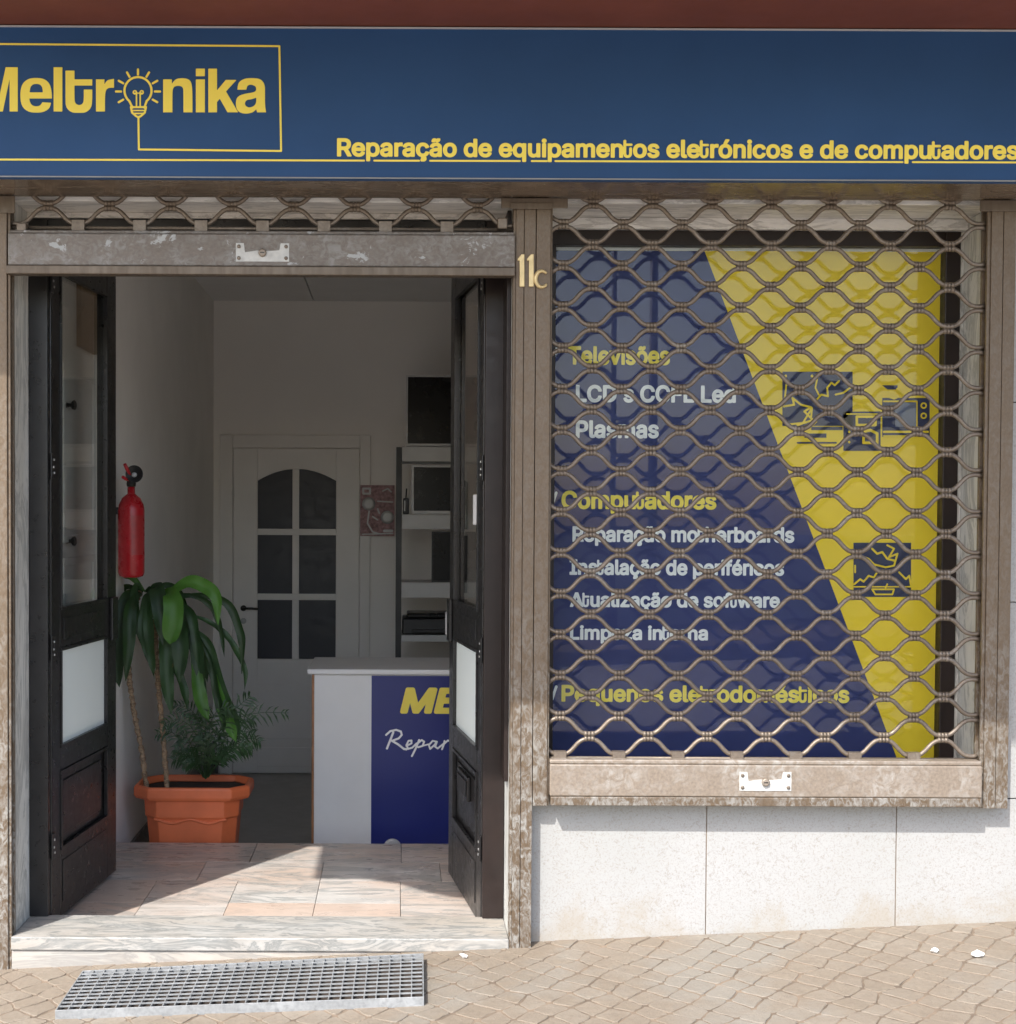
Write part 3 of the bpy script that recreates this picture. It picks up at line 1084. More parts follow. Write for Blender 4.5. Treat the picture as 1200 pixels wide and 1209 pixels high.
WORD = {
    'M': [soft([(-67, 395, 1), (-67, 238, 1), (-24, 238, 1), (-2, 340, 1), (20, 238, 1), (63, 238, 1), (63, 395, 1), (34, 395, 1), (34, 280, 1), (10, 395, 1), (-14, 395, 1), (-38, 280, 1), (-38, 395, 1)])],
    'e': [soft([(184, 349, 1), (104, 349, 1), (106, 362), (114, 374), (129, 377), (143, 374), (150, 362, 1), (181, 364, 1), (176, 384), (156, 397), (128, 400), (98, 396), (76, 376), (71, 338), (76, 300), (98, 279), (128, 275), (158, 279), (178, 298), (184, 332)]),
          soft([(105, 327, 1), (107, 309), (116, 299), (129, 297), (142, 299), (150, 309), (152, 327, 1)], True)],
    'l': [soft(rect(190, 238, 221, 395))],
    't': [soft([(232, 250, 1), (264, 250, 1), (264, 281, 1), (327, 281, 1), (327, 303, 1), (264, 303, 1), (264, 350), (266, 366), (281, 374), (295, 366), (297, 350), (297, 317, 1), (327, 317, 1), (327, 350), (325, 380), (306, 399), (280, 400), (252, 399), (233, 380), (232, 350)])],
    'r': [soft([(340, 281, 1), (370, 281, 1), (370, 300, 1), (378, 284), (404, 279, 1), (404, 311, 1), (382, 311), (372, 326), (372, 395, 1), (340, 395, 1)])],
    'n': [soft([(578, 281, 1), (609, 281, 1), (609, 297, 1), (622, 279), (650, 276), (674, 282), (682, 308), (682, 398, 1), (650, 398, 1), (650, 330), (649, 308), (632, 303), (613, 308), (611, 336), (611, 398, 1), (578, 398, 1)])],
    'i': [soft(rect(694, 281, 726, 398)), soft(rect(694, 243, 726, 270))],
    'k': [soft([(738, 243, 1), (769, 243, 1), (769, 320, 1), (800, 283, 1), (838, 283, 1), (801, 324, 1), (844, 398, 1), (806, 398, 1), (779, 350, 1), (769, 361, 1), (769, 398, 1), (738, 398, 1)])],
    'a': [soft([(841, 318, 1), (844, 292), (866, 278), (893, 276), (924, 279), (939, 300), (939, 330), (939, 375), (943, 398, 1), (911, 398, 1), (908, 387, 1), (896, 399), (868, 404), (842, 396), (834, 368), (840, 342), (866, 332), (896, 328), (908, 322), (907, 306), (890, 299), (876, 303), (873, 318, 1)]),
          soft([(908, 346, 1), (892, 352), (872, 354), (866, 370), (878, 381), (896, 379), (908, 366)], True)],
}
for ch, cons in WORD.items():
    v, f = glyph_field(cons, 0.0, None, 0.55)
    m = MB()
    m.add([tuple(P(a_, -b_, Y2 - .0015)) for a_, b_ in v], f)
    m.build('letter', 'sign_yellow', sg)
bulb = []
cxb, cyb, rb = 163.0, 107.0, 16.0
arc = []
for k in range(33):
    a = R(-52 + (360 - 76) * k / 32) + R(90 + 52 - 52 - 0)
a0, a1 = R(130), R(410)
for k in range(33):
    a = a0 + (a1 - a0) * k / 32
    arc.append((cxb + rb * math.cos(a), cyb + rb * math.sin(a)))
arc = [(156.5, 127)] + arc + [(170.5, 127)]
bulb += chain(arc, 1.3)
bulb += chain([(154.5, 126.5), (172.5, 126.5), (171, 133), (166.5, 137), (163.5, 138.5), (160.5, 137), (156, 133), (154.5, 126.5)], 1.2)
bulb += chain([(156, 130.5), (171, 130.5)], 0.8) + chain([(158, 134), (169, 134)], 0.9)
bulb += chain([(161.2, 126), (161.2, 110.5)], 0.9) + chain([(165.6, 126), (165.6, 110.5)], 0.9) + chain([(159, 110), (168, 110)], 0.7)
for cc in (159.3, 167.4):
    bulb += chain([(cc + 2 * math.cos(k * math.pi / 4), 109 + 2 * math.sin(k * math.pi / 4)) for k in range(9)], 0.75)
for deg in (0, 29, 60, 90, 120, 151, 180, 209, -29):
    a = R(deg)
    c_, s_ = math.cos(a), -math.sin(a)
    bulb += chain([(cxb + 20 * c_, cyb + 1 + 20 * s_), (cxb + 26 * c_, cyb + 1 + 26 * s_)], 1.3)
bulb += chain([(163.5, 138), (164, 176.5), (332, 178.3), (330, 54.5), (-60, 51.5)], 1.15)
strokes('bulb_emblem', bulb, Y2 - .0015, 'sign_yellow', sg, 0.45)
def tagline():
    letter('tagline', 'Reparação de equipamentos eletrónicos e de computadores', 398, 1203, 186.8, 165, Y2, 'sign_yellow', sg, 0.058, True)
tagline()
ul = []
for a, b in ((-60, 430), (442, 495), (508, 614), (628, 646), (656, 1066), (1078, 1215)):
    ul += [(a, 188.4 + (a / 1200) * 3.4, b, 188.4 + (b / 1200) * 3.4, 1.1)]
strokes('underline', ul, Y2 - .001, 'sign_yellow', sg, 0.6)

# --- shutter housing behind the sign (its glossy underside shows below the sign)
hb = MB()
hb.box(-3.2, 4.0, SY + 0.031, 0.024, zs0 + 0.003, 3.046)
hb.box(-3.2, 4.0, 0.04, 0.058, zs0 + 0.02, 3.046)
hbo = hb.build('shutter_housing', 'box', None, 0.002, (0.4, 0, zs0))
tag(hbo, 'bronze shutter housing whose underside shows just below the blue sign', 'shutter housing')


def grille(x0, x1, xc, lam, zc0, zt, S_=0.068, rr=0.0075, Y=0.032, first_trough=True):
    """wavy rods linked back to back by small sleeves"""
    A_ = (S_ - 2 * rr) / 2 + 0.0006
    m = MB()
    k = 0
    z = zc0
    tops = []
    while z < zt:
        sgn = -1 if k % 2 == 0 else 1
        pts = []
        n = int((x1 - x0) / lam * 18)
        jit = mnoise.noise(Vector((k * 3.1, xc, 0))) * 0.0015
        for i in range(n + 1):
            x = x0 + (x1 - x0) * i / n
            s_ = math.cos(2 * math.pi * (x - xc) / lam)
            f_ = math.tanh(1.05 * s_) / math.tanh(1.05)
            pts.append((x + mnoise.noise(Vector((x * 4, k * 2.7, xc))) * 0.004, Y + mnoise.noise(Vector((x * 3, k * 1.9, 5))) * 0.003, z + sgn * A_ * f_ + jit + mnoise.noise(Vector((x * 2.2, k * 0.9, xc))) * 0.0022))
        m.tube(pts, rr, 8)
        q = math.ceil((x0 + .02 - xc) / (lam / 2))
        while xc + q * lam / 2 < x1 - .02:
            xx = xc + q * lam / 2
            up = (sgn * (1 if q % 2 == 0 else -1)) > 0
            if up and z + S_ < zt:                  # sleeves round this rod's crest and the next one's trough
                zj = z + S_ / 2
                for zz_ in (zj - rr - .0006, zj + rr + .0006):
                    m.tube([(xx - 0.017, Y, zz_), (xx - 0.006, Y, zz_)], rr + 0.0022, 10)
                    m.tube([(xx - 0.0045, Y, zz_), (xx + 0.0045, Y, zz_)], rr + 0.0016, 10)
                    m.tube([(xx + 0.006, Y, zz_), (xx + 0.017, Y, zz_)], rr + 0.0022, 10)
            q += 1
        z += S_
        k += 1
    # bottom clips to a straight rod
    zr = zc0 - A_ - 0.012
    m.tube([(x0, Y, zr), (x1, Y, zr)], 0.006, 8)
    q = math.ceil((x0 + .03 - xc) / lam)
    while xc + q * lam < x1 - .03:
        xx = xc + q * lam
        m.box(xx - 0.021, xx + 0.021, Y - 0.014, Y + 0.012, zr - 0.012, zc0 - A_ + 0.012)
        q += 1
    return m


def lockplate(x, z, y, parent, W=0.17, H=0.055, peel=True):
    m = MB()
    m.prism([(x - W / 2, z - H / 2), (x + W / 2, z - H / 2), (x + W / 2, z + H / 2), (x + W / 2 - .028, z + H / 2), (x + W / 2 - .032, z + H * .12),
             (x + .025, z + H * .08), (x - .02, z + H * .10), (x - W / 2 + .03, z - H * .0), (x - W / 2 + .026, z + H / 2), (x - W / 2, z + H / 2)], y - 0.002, y)
    o = m.build('lock_plate', 'white_plate', parent)
    m = MB(); m.lathe([(0.013, 0), (0.013, -0.008), (0.009, -0.0095)], (x, y - 0.0021, z - 0.002), 'y', 20)
    lk = m.build('lock_cylinder', 'bar', o)
    m = MB(); m.box(x - 0.007, x + 0.007, y - 0.0126, y - 0.0117, z - 0.0035, z - 0.0005); m.build('keyhole', 'rubber', o)
    for sx in (-1, 1):
        for sz in (-1, 1):
            m = MB()
            m.lathe([(0.006, 0), (0.006, -0.003), (0.003, -0.004)], (x + sx * (W / 2 - .010), y - 0.0021, z + sz * (H / 2 - .011)), 'y', 10)
            m.build('rivet', 'rod', o)
    return o


# --- door shutter, rolled up
gx0, gx1 = PX(604, 700, 0), PX(616.5, 700, 0)
gx2 = PX(630.5, 700, 0)
gx3, gx4 = PX(640, 700, 0), PX(650, 700, 0)
XLP = PX(12.5, 700, 0)
ds = thing('roller_shutter', 'rolled up bronze grille shutter over the open shop door', 'roller shutter', (-0.45, 0.03, 2.3), 'bronze grille shutters')
w = MB()
w.box(-1.62, XLP - 0.010, 0.0, 0.059, gz(-1.5) - 0.05, zs0 + 0.002)
w.box(XLP - 0.0095, XLP, 0.006, 0.020, gz(-1.3) - 0.05, zs0 + 0.001); w.box(XLP - 0.0095, XLP, 0.042, 0.058, gz(-1.3) - 0.05, zs0 + 0.001)
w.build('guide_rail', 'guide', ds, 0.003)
w = MB()
zg = gz(0.4) - 0.05
w.box(gx0, gx0 + 0.008, 0.006, 0.018, zg, zs0 - 0.004); w.box(gx0, gx0 + 0.008, 0.044, 0.058, zg, zs0 - 0.004)
w.box(gx0 + 0.0083, gx1 - 0.0012, 0.0, 0.059, zg, zs0 - 0.004)
w.box(gx1 + 0.0012, gx2 - 0.0015, 0.0, 0.059, zg, zs0 - 0.004)
w.box(gx1 - 0.0010, gx1 + 0.0010, 0.004, 0.05, zg, zs0 - 0.004)
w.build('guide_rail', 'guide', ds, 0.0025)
dxl, dxr = XLP - 0.006, gx0 + 0.006
lam = 0.2035
grille(dxl, dxr, PX(93, 268, 0.03), lam, 2.520, 2.66).build('grille', 'rod', ds)
zb0, zb1, zb2 = PZ(300, 325, -0.01), PZ(300, 314.5, -0.015), PZ(300, 276, -0.015)
w = MB(); w.box(dxl + .002, dxr - .002, -0.012, 0.045, zb1 + 0.001, zb2); 
w.box(dxl + .004, dxr - .004, -0.003, 0.04, zb2 + .0005, zb2 + 0.012)
bb = w.build('bottom_bar', 'old_bar', ds, 0.004)
w = MB(); w.box(dxl - .002, dxr - .002, -0.02, 0.03, zb0, zb1); w.build('bottom_lip', 'bronze', bb, 0.003)
lockplate(PX(310, 298, -.015), PZ(310, 298, -.015), -0.0122, bb, 0.175, 0.06)
for xx, zz_ in ((PX(24, 278, -.01), PZ(24, 268, 0)), (PX(594, 262, -.01), PZ(594, 262, 0))):
    w = MB(); w.box(xx - .016, xx + .016, 0.0, 0.05, zz_ - .022, zz_ + .014); w.build('end_clip', 'rod', ds, 0.004)
w = MB()
bx0, bx1 = PX(592, 240, -0.01), PX(671, 240, -0.01)
w.box(bx0, bx1, -0.006, -0.0006, PZ(630, 246, 0), zs0 - 0.001)
w.box(bx0 + .03, bx1 - .05, -0.011, -0.0065, PZ(630, 247.5, 0), PZ(630, 240, 0))
w.build('bracket', 'bronze', ds, 0.002)
w = MB(); w.box(-1.62, PX(18, 245, 0), -0.006, -0.0006, PZ(10, 252, 0), zs0 - 0.001); w.build('bracket', 'bronze', ds, 0.002)

# --- window shutter, rolled down
wx0, wx1 = PX(1160.5, 750, 0), PX(1164.5, 750, 0)
wx2, wx3 = PX(1178.5, 750, 0), PX(1193, 750, 0)
ws = thing('roller_shutter', 'closed bronze grille shutter in front of the blue and yellow window poster', 'roller shutter', (1.25, 0.03, 0.6), 'bronze grille shutters')
zwg = PZ(640, 952, 0)
w = MB()
w.box(gx2 + 0.001, gx4 - 0.006, 0.0, 0.0595, zwg, zs0 - 0.004)
w.box(gx4 - 0.0058, gx4, 0.006, 0.018, zwg, zs0 - 0.004); w.box(gx4 - 0.0058, gx4, 0.046, 0.059, zwg, zs0 - 0.004)
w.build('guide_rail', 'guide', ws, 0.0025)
w = MB()
zwr = PZ(1175, 955, 0)
w.box(wx0, wx1 - .0003, 0.006, 0.018, zwr, zs0 - 0.004); w.box(wx0, wx1 - .0003, 0.046, 0.059, zwr, zs0 - 0.004)
w.box(wx1, wx2 - 0.0012, 0.0, 0.0595, zwr, zs0 - 0.004)
w.box(wx2 + 0.0012, wx3, 0.0, 0.0595, zwr, zs0 - 0.004)
w.box(wx2 - 0.0010, wx2 + 0.0010, 0.004, 0.05, zwr, zs0 - 0.004)
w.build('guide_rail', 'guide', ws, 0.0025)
lw = (PX(1148, 890, .03) - PX(661, 890, .03)) / 7
grille(gx4 - 0.003, wx0 + 0.003, PX(661, 890, .03), lw, PZ(900, 882.5, 0.03), 2.64, 0.0682).build('grille', 'rod', ws)
zq0, zq1, zq2, zq3 = PZ(900, 952.5, -0.02), PZ(900, 942, -0.02), PZ(900, 904, -0.02), PZ(900, 898, -0.01)
w = MB(); w.box(gx4 + .001, wx0 - .001, -0.018, 0.05, zq1 + .001, zq2); w.box(gx4 + .001, wx0 - .001, -0.012, 0.045, zq2 + .0005, zq3)
bb = w.build('bottom_bar', 'bar', ws, 0.004)
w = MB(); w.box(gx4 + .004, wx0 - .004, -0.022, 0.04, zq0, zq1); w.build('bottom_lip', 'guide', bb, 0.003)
lockplate(PX(904, 923, -.02), PZ(904, 923, -.02), -0.0182, bb, 0.172, 0.062)
w = MB(); w.box(PX(1157, 243, 0), PX(1204, 243, 0), -0.006, -0.0006, PZ(1180, 250, 0), zs0 - 0.001); w.build('bracket', 'bronze', ws, 0.002)

# --- house number
hn = thing('house_number', 'brass house number 11c screwed on the bronze post', 'house number', (PX(628, 340, 0), -0.002, PZ(628, 340, 0)))
one = [(611.5, 308), (611.5, 305.5), (616, 300), (619.5, 300), (619.5, 338.5), (613.8, 338.5), (613.8, 307.5)]
for dx in (0, 11):
    m = MB(); m.prism(list(reversed(poly_px([(x + dx, y + dx * .02) for x, y in one], -0.008))) if False else poly_px([(x + dx, y) for x, y in reversed(one)], -0.008), -0.008, -0.0008)
    m.build('digit', 'brass', hn, 0.0015)
cseg = []
ca = [(640 + 7.4 * math.cos(R(a)), 329.5 + 9.5 * math.sin(R(a))) for a in range(38, 330, 14)]
m = MB(); m.tube([tuple(P(x, y, -0.005)) for x, y in ca], [0.004 + 0.0035 * math.sin(math.pi * i / (len(ca) - 1)) for i in range(len(ca))], 8)
m.build('letter', 'brass', hn)

# --- poster behind the shop window
PY = 0.337
pz0, pz1 = 0.652, PZ(900, 291, PY)
pxl, pxr = XWL + 0.051, fr0 - 0.001
po = thing('window_poster', 'large blue and yellow service poster behind the window shutter', 'poster', (1.25, PY, pz0))
w = MB(); w.box(pxl - .045, pxr + .01, PY, PY + 0.012, pz0 - .03, pz1 + 0.004); w.build('panel', 'poster_yellow', po)
m = MB()
zt_ = PZ(840, 296.5, PY)
m.add([(pxl - .044, PY - .001, pz0), (PX(1062, 897, PY), PY - .001, pz0), (PX(832, 296, PY), PY - .001, zt_), (pxl - .044, PY - .001, zt_)], [(0, 1, 2, 3)])
m.build('blue_field', 'poster_blue', po)
m = MB(); m.add([(pxl - .044, PY - .001, zt_ + .0005), (pxr, PY - .001, zt_ + .0005), (pxr, PY - .001, pz1), (pxl - .044, PY - .001, pz1)], [(0, 1, 2, 3)]); m.build('white_edge', 'poster_white', po)
T = PY - 0.0005
for body, x0, x1, yb_, yc, mm in (
        ('Televisões', 671, 791, 431, 409, 'sign_yellow'), ("LCD's CCFL Led", 680, 869, 475.5, 455, 'poster_white'), ('Plasmas', 680, 778, 517.5, 496.5, 'poster_white'),
        ('Computadores', 663, 846, 601.5, 580, 'sign_yellow'), ('Reparação motherboards', 676, 938, 640.5, 622, 'poster_white'),
        ('Instalação de periféricos', 672.5, 926, 679.5, 661, 'poster_white'), ('Atualização de software', 673, 921, 717.5, 700, 'poster_white'),
        ('Limpeza interna', 673, 836, 756, 739, 'poster_white'), ('Pequenos eletrodomésticos', 663, 1003, 829.5, 809.5, 'sign_yellow')):
    letter('lettering', body, x0, x1, yb_, yc, T, mm, po, 0.060, True)
for y in (420, 590, 819):
    strokes('tick', chain([(648, y + 1), (652, y + 7), (657, y - 8)], 1.6), T - .001, 'poster_white', po, 0.6)
# line-art icons: broken television, computer, microwave, cracked monitor
def icon(name, rects, lines, mat_l='poster_yellow'):
    m = MB()
    for k, (x0, y0, x1, y1) in enumerate(rects):
        q = poly_px([(x0, y1), (x1, y1), (x1, y0), (x0, y0)], T)
        m.add([(x, T - 0.0006 - 0.0004 * k, z) for x, z in q], [(0, 1, 2, 3)])
    o = m.build(name, 'poster_navy', po)
    strokes('line_art', lines, T - 0.0030, mat_l, o, 0.55)
    return o
TVL = chain([(929, 452), (927, 470)], 1.0) + chain([(965, 448), (963, 458), (967, 466)], 1.0) + chain([(963, 474), (970, 466), (978, 468), (977, 458), (982, 452), (986, 455), (991, 450)], 1.1)
TVL += chain([(926, 480), (938, 478), (936, 470), (946, 478), (958, 481), (950, 486), (960, 496), (942, 502)], 1.2) + chain([(987, 466), (996, 464), (1004, 458)], 1.1)
TVL += chain([(934, 501), (952, 499)], 1.1) + chain([(948, 500), (959, 482), (958, 494)], 1.1) + chain([(934, 436.0), (934, 436.5)], 0.5)
TVL += [(928, 444, 928, 444.2, 1.6), (959, 444, 959, 444.2, 1.6)]
icon('television_icon', [(924, 439, 1007, 503), (958, 504, 995, 508), (950, 512, 976, 517), (941, 522, 988, 524)], TVL + chain([(952, 508), (964, 498)], 1.2))
PCL = chain([(1000, 489), (1036, 489)], 0.8) + chain([(1012, 492), (1034, 492), (1034, 502), (1012, 502), (1012, 492)], 1.5) + chain([(1013, 512), (1028, 508), (1036, 512), (1036, 523), (1020, 523), (1020, 515)], 1.6) + [(1003, 510, 1003, 510.2, 1.4), (1003, 522, 1003, 522.2, 1.4), (1024, 492.5, 1024, 493, 1)]
icon('computer_icon', [(996, 486, 1040, 532.5)], PCL)
m = MB()
q = poly_px([(1057, 504), (1083, 504), (1083, 472), (1057, 478)], T); m.add([(x, T - .0016, z) for x, z in q], [(0, 1, 2, 3)])
MWL = chain([(1044, 474), (1082, 474)], 1.0) + chain([(1083, 474), (1083, 503)], 0.8) + chain([(1044, 510), (1096, 510)], 1.3) + chain([(1044, 515), (1085, 515)], 1.0)
for yy in (479, 491):
    MWL += chain([(1091 + 3 * math.cos(k * math.pi / 5), yy + 3 * math.sin(k * math.pi / 5)) for k in range(11)], 0.9)
mw = icon('microwave_icon', [(1042, 470, 1098, 516), (1042, 455, 1060, 460)], MWL + chain([(1040, 456), (1048, 462), (1044, 466), (1056, 470), (1066, 466), (1060, 460), (1070, 456)], 1.8))
m.build('screen_tint', 'poster_pale', mw)
CML = chain([(1010, 668), (1010, 676)], 1.0) + chain([(1009, 690), (1016, 684), (1020, 687), (1026, 680), (1032, 682), (1036, 676)], 1.1) + chain([(1030, 648), (1036, 654), (1042, 652), (1048, 660), (1056, 662)], 1.2)
CML += chain([(1048, 644), (1056, 648), (1050, 658), (1060, 654), (1056, 668), (1046, 670), (1034, 667)], 1.1) + chain([(1062, 676), (1070, 684), (1074, 680), (1076, 692)], 1.1) + chain([(1016, 656), (1026, 660), (1034, 668)], 1.1)
CML += chain([(1030, 696), (1056, 696), (1054, 702), (1034, 702), (1030, 696)], 1.0) + chain([(1008, 693), (1076, 693)], 0.8) + chain([(1048, 690), (1046, 694)], 1)
icon('monitor_icon', [(1008, 641, 1076, 705)], CML)

# --- steel grate lying in front of the step
gr = thing('door_grate', 'galvanised steel grate lying on the paving against the door step', 'grate', (-0.5, -0.28, gz(-0.5) + 0.005))
# corners of the top face traced on the paving, 3 cm above it
def on_ground(x, y, h):
    d = ray(x, y)
    # plane z = 0.07 + .047 x + .006 y + h
    t_ = (0.07 + 0.047 * CAMLOC.x + 0.006 * CAMLOC.y + h - CAMLOC.z) / (d.z - 0.047 * d.x - 0.006 * d.y)
    return CAMLOC + d * t_
c0, c1, c2, c3 = on_ground(66, 1193, .03), on_ground(500, 1177, .03), on_ground(499.5, 1126, .03), on_ground(98, 1146.5, .03)
c2.y = min(c2.y, -0.012); c3.y = min(c3.y, -0.012)
def GQ(u, v, h=0.0):
    p_ = (c0 * (1 - u) + c1 * u) * (1 - v) + (c3 * (1 - u) + c2 * u) * v
    return Vector((p_.x, p_.y, p_.z + h))
def gbar(m, u0, v0, u1, v1, wid, h):
    a, b = GQ(u0, v0), GQ(u1, v1)
    d = (b - a).normalized()
    n_ = Vector((-d.y, d.x, 0)) * wid / 2
    vs = [a - n_, b - n_, b + n_, a + n_]
    m.add([v_ - Vector((0, 0, h)) for v_ in vs] + vs, [(0, 3, 2, 1), (4, 5, 6, 7), (0, 1, 5, 4), (1, 2, 6, 5), (2, 3, 7, 6), (3, 0, 4, 7)])
m = MB()
gbar(m, -0.002, 0, 1.002, 0, 0.004, 0.030); gbar(m, -0.002, 1, 1.002, 1, 0.004, 0.030)
gbar(m, 0, 0.008, 0, 0.992, 0.004, 0.030); gbar(m, 1, 0.008, 1, 0.992, 0.004, 0.030)
m.build('frame', 'galv', gr, 0.0008)
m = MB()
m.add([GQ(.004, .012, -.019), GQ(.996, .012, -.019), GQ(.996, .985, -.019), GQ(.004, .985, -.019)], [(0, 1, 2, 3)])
m.build('slot_shade', 'soil', gr)  # dark sheet painting in the shade seen through the slots
m = MB()
NU, NV = 31, 11
for i in range(1, NU):
    gbar(m, i / NU, 0.007, i / NU, 0.993, 0.0034, 0.018)
m.build('bearing_bar', 'galv', gr)
m = MB()
for j in range(1, NV):
    gbar(m, 0.003, j / NV, 0.997, j / NV, 0.005, 0.004)
for v_ in range(len(m.v)):
    m.v[v_] = (m.v[v_][0], m.v[v_][1], m.v[v_][2] + 0.0012)
m.build('cross_bar', 'galv', gr)

# --- scraps of paper on the paving
for lab, (x, y), s_ in (('crumpled scrap of white paper on the paving, largest of the three', (1154, 1129), 0.022),
                        ('small white scrap lying against the foot of the door step', (547, 1130.5), 0.014),
                        ('flat torn white scrap on the paving near the plinth', (1104, 1124), 0.016)):
    c_ = on_ground(x, y, 0.006)
    m = MB()
    vs = []
    for a in range(9):
        an = a / 9 * 2 * math.pi
        r_ = s_ * random.uniform(.6, 1.1)
        vs.append((c_.x + r_ * math.cos(an), c_.y + r_ * math.sin(an) * .8, c_.z + random.uniform(0, .010)))
    vs.append((c_.x, c_.y, c_.z + s_ * .9))
    vs.append((c_.x, c_.y, c_.z - .004))
    m.add(vs, [(a, (a + 1) % 9, 9) for a in range(9)] + [((a + 1) % 9, a, 10) for a in range(9)])
    tag(m.build('paper_scrap', 'paper', None, 0, c_), lab, 'paper scrap', 'paper scraps on the paving')

# --- counter
CY = 2.30
ct = thing('counter', 'white shop counter with a blue printed front panel inside the doorway', 'counter', (0.2, CY + .3, ZF))
x0, x1 = PX(368, 900, CY), 1.35
zt = PZ(450, 790, CY)
w = MB(); w.box(x0 + 0.012, x1, CY + 0.002, CY + 0.54, ZF, zt - 0.028); w.build('body', 'counter_white', ct, 0.002)
w = MB(); w.box(x0, x0 + 0.0115, CY - 0.001, CY + 0.542, ZF, zt - 0.028); w.build('wood_edge', 'orange_wood', ct, 0.001)
w = MB(); w.box(x0 - 0.022, x1 + .02, CY - 0.025, CY + 0.57, zt - 0.027, zt); w.build('worktop', 'counter_white', ct, 0.006)
bxl = PX(438.5, 900, CY)
w = MB(); w.box(bxl, x1 - 0.05, CY - 0.004, CY + 0.0015, ZF + 0.02, zt - 0.034); w.build('front_banner', 'counter_blue', ct)
TY = CY - 0.0045
letter('lettering', 'MELTRONIKA', 472.5, 472.5 + 295, 843.5, 812.5, TY, 'sign_yellow', ct, 0.082, False, shear=0.2)
# brush script 'Reparação', drawn as pen strokes
def pen(pts, r): return chain(pts, r)
sc = []
sc += pen([(457, 884), (461, 874), (464.5, 865)], 1.3) + pen([(456, 868), (461, 863.5), (468, 862), (473.5, 864), (474.5, 868), (471, 872), (463, 875)], 1.2) + pen([(463, 875), (470, 879), (477, 884.5), (480, 885)], 1.3)
sc += pen([(480, 881), (486, 878), (486, 874.5), (482.5, 875), (480, 880), (482, 884.5), (487, 883), (492, 878)], 1.1)
sc += pen([(495, 874), (491, 884), (486.5, 893)], 1.2) + pen([(493.5, 878), (498, 874), (501, 876), (499, 881), (494, 882.5)], 1.1) + pen([(499, 881), (506, 879)], 0.9)
def la(dx): return pen([(516 + dx, 876), (511 + dx, 875), (506.5 + dx, 880), (508 + dx, 884.5), (513 + dx, 880), (516 + dx, 876), (514 + dx, 882), (517 + dx, 884), (523 + dx, 879)], 1.1)
sc += la(0) + pen([(525, 875), (524, 880), (522, 885)], 1.1) + pen([(524, 879), (529, 874.5), (533, 876)], 1.1) + pen([(533, 876), (536, 881)], .9)
sc += la(30) + pen([(561, 876), (557, 875), (553, 880), (555, 884), (561, 882), (566, 878)], 1.1) + pen([(557, 885), (559, 888), (555, 891)], .9)
sc += la(62) + pen([(572, 871), (575, 868.5), (579, 870.5), (582, 868)], .9)
sc += pen([(590, 875), (586, 880), (588, 884.5), (593, 882), (594, 876), (590, 875)], 1.1)
strokes('lettering', sc, TY - .001, 'poster_white', ct, 0.55)
em = MB(); ec = P(463.5, 1001, TY); em.lathe([(0.045, 0), (0.045, -0.0015), (0.03, -0.0018)], tuple(ec), 'y', 32); em.build('emblem', 'silver', ct)

# --- planter with two plants
QY = 1.60
pl = thing('planter', 'rectangular terracotta planter with chamfered corners behind the threshold', 'planter', (PX(224, 960, QY + .15), QY + .16, ZF))
pxa, pxb = PX(154, 935, QY), PX(293, 935, QY)
pcx, pcy = (pxa + pxb) / 2, QY + 0.17
zr = PZ(224, 931, QY)
def octo(hx_, hy_, ch, n=0):
    return [(pcx + a, pcy + b) for a, b in ((-hx_ + ch, -hy_), (hx_ - ch, -hy_), (hx_, -hy_ + ch), (hx_, hy_ - ch), (hx_ - ch, hy_), (-hx_ + ch, hy_), (-hx_, hy_ - ch), (-hx_, -hy_ + ch))]
hx0 = (pxb - pxa) / 2
prof = [(hx0 - 0.090, 0.115, 0.055, ZF), (hx0 - 0.058, 0.143, 0.06, 0.160), (hx0 - 0.051, 0.149, 0.06, 0.166), (hx0 - 0.046, 0.152, 0.065, zr - 0.062), (hx0 - 0.008, 0.166, 0.075, zr - 0.060),
        (hx0, 0.17, 0.075, zr - 0.045), (hx0, 0.17, 0.075, zr - 0.012), (hx0 - 0.008, 0.165, 0.075, zr), (hx0 - 0.022, 0.150, 0.065, zr), (hx0 - 0.030, 0.144, 0.062, zr - 0.012), (hx0 - 0.036, 0.138, 0.06, zr - 0.026)]
m = MB()
vs, fs = [], []
for hx_, hy_, ch, z in prof:
    vs += [(x, y, z) for x, y in octo(hx_, hy_, ch)]
for i in range(len(prof) - 1):
    fs += [(i * 8 + k, i * 8 + (k + 1) % 8, (i + 1) * 8 + (k + 1) % 8, (i + 1) * 8 + k) for k in range(8)]
fs.append(tuple(reversed(range(8))))
m.add(vs, fs)
m.build('pot', 'terracotta', pl, 0.012)
m = MB()
n_ = 40
pts = []
for i in range(n_ + 1):
    x = pcx - hx0 + 0.10 + (2 * hx0 - 0.20) * i / n_
    pts.append((x, pcy - 0.1425, 0.150 + 0.009 * math.cos(i / n_ * math.pi * 4)))
m.tube(pts, 0.007, 8); m.build('wave_relief', 'terracotta', pl)
m = MB()
hx_, hy_, ch, z = prof[-1]
q = octo(hx_ + .001, hy_ + .001, ch)
cen = (pcx, pcy, z + .012)
m.add([(x, y, z - .004) for x, y in q] + [cen], [(k, (k + 1) % 8, 8) for k in range(8)])
m.build('soil', 'soil', pl)
zsoil = z


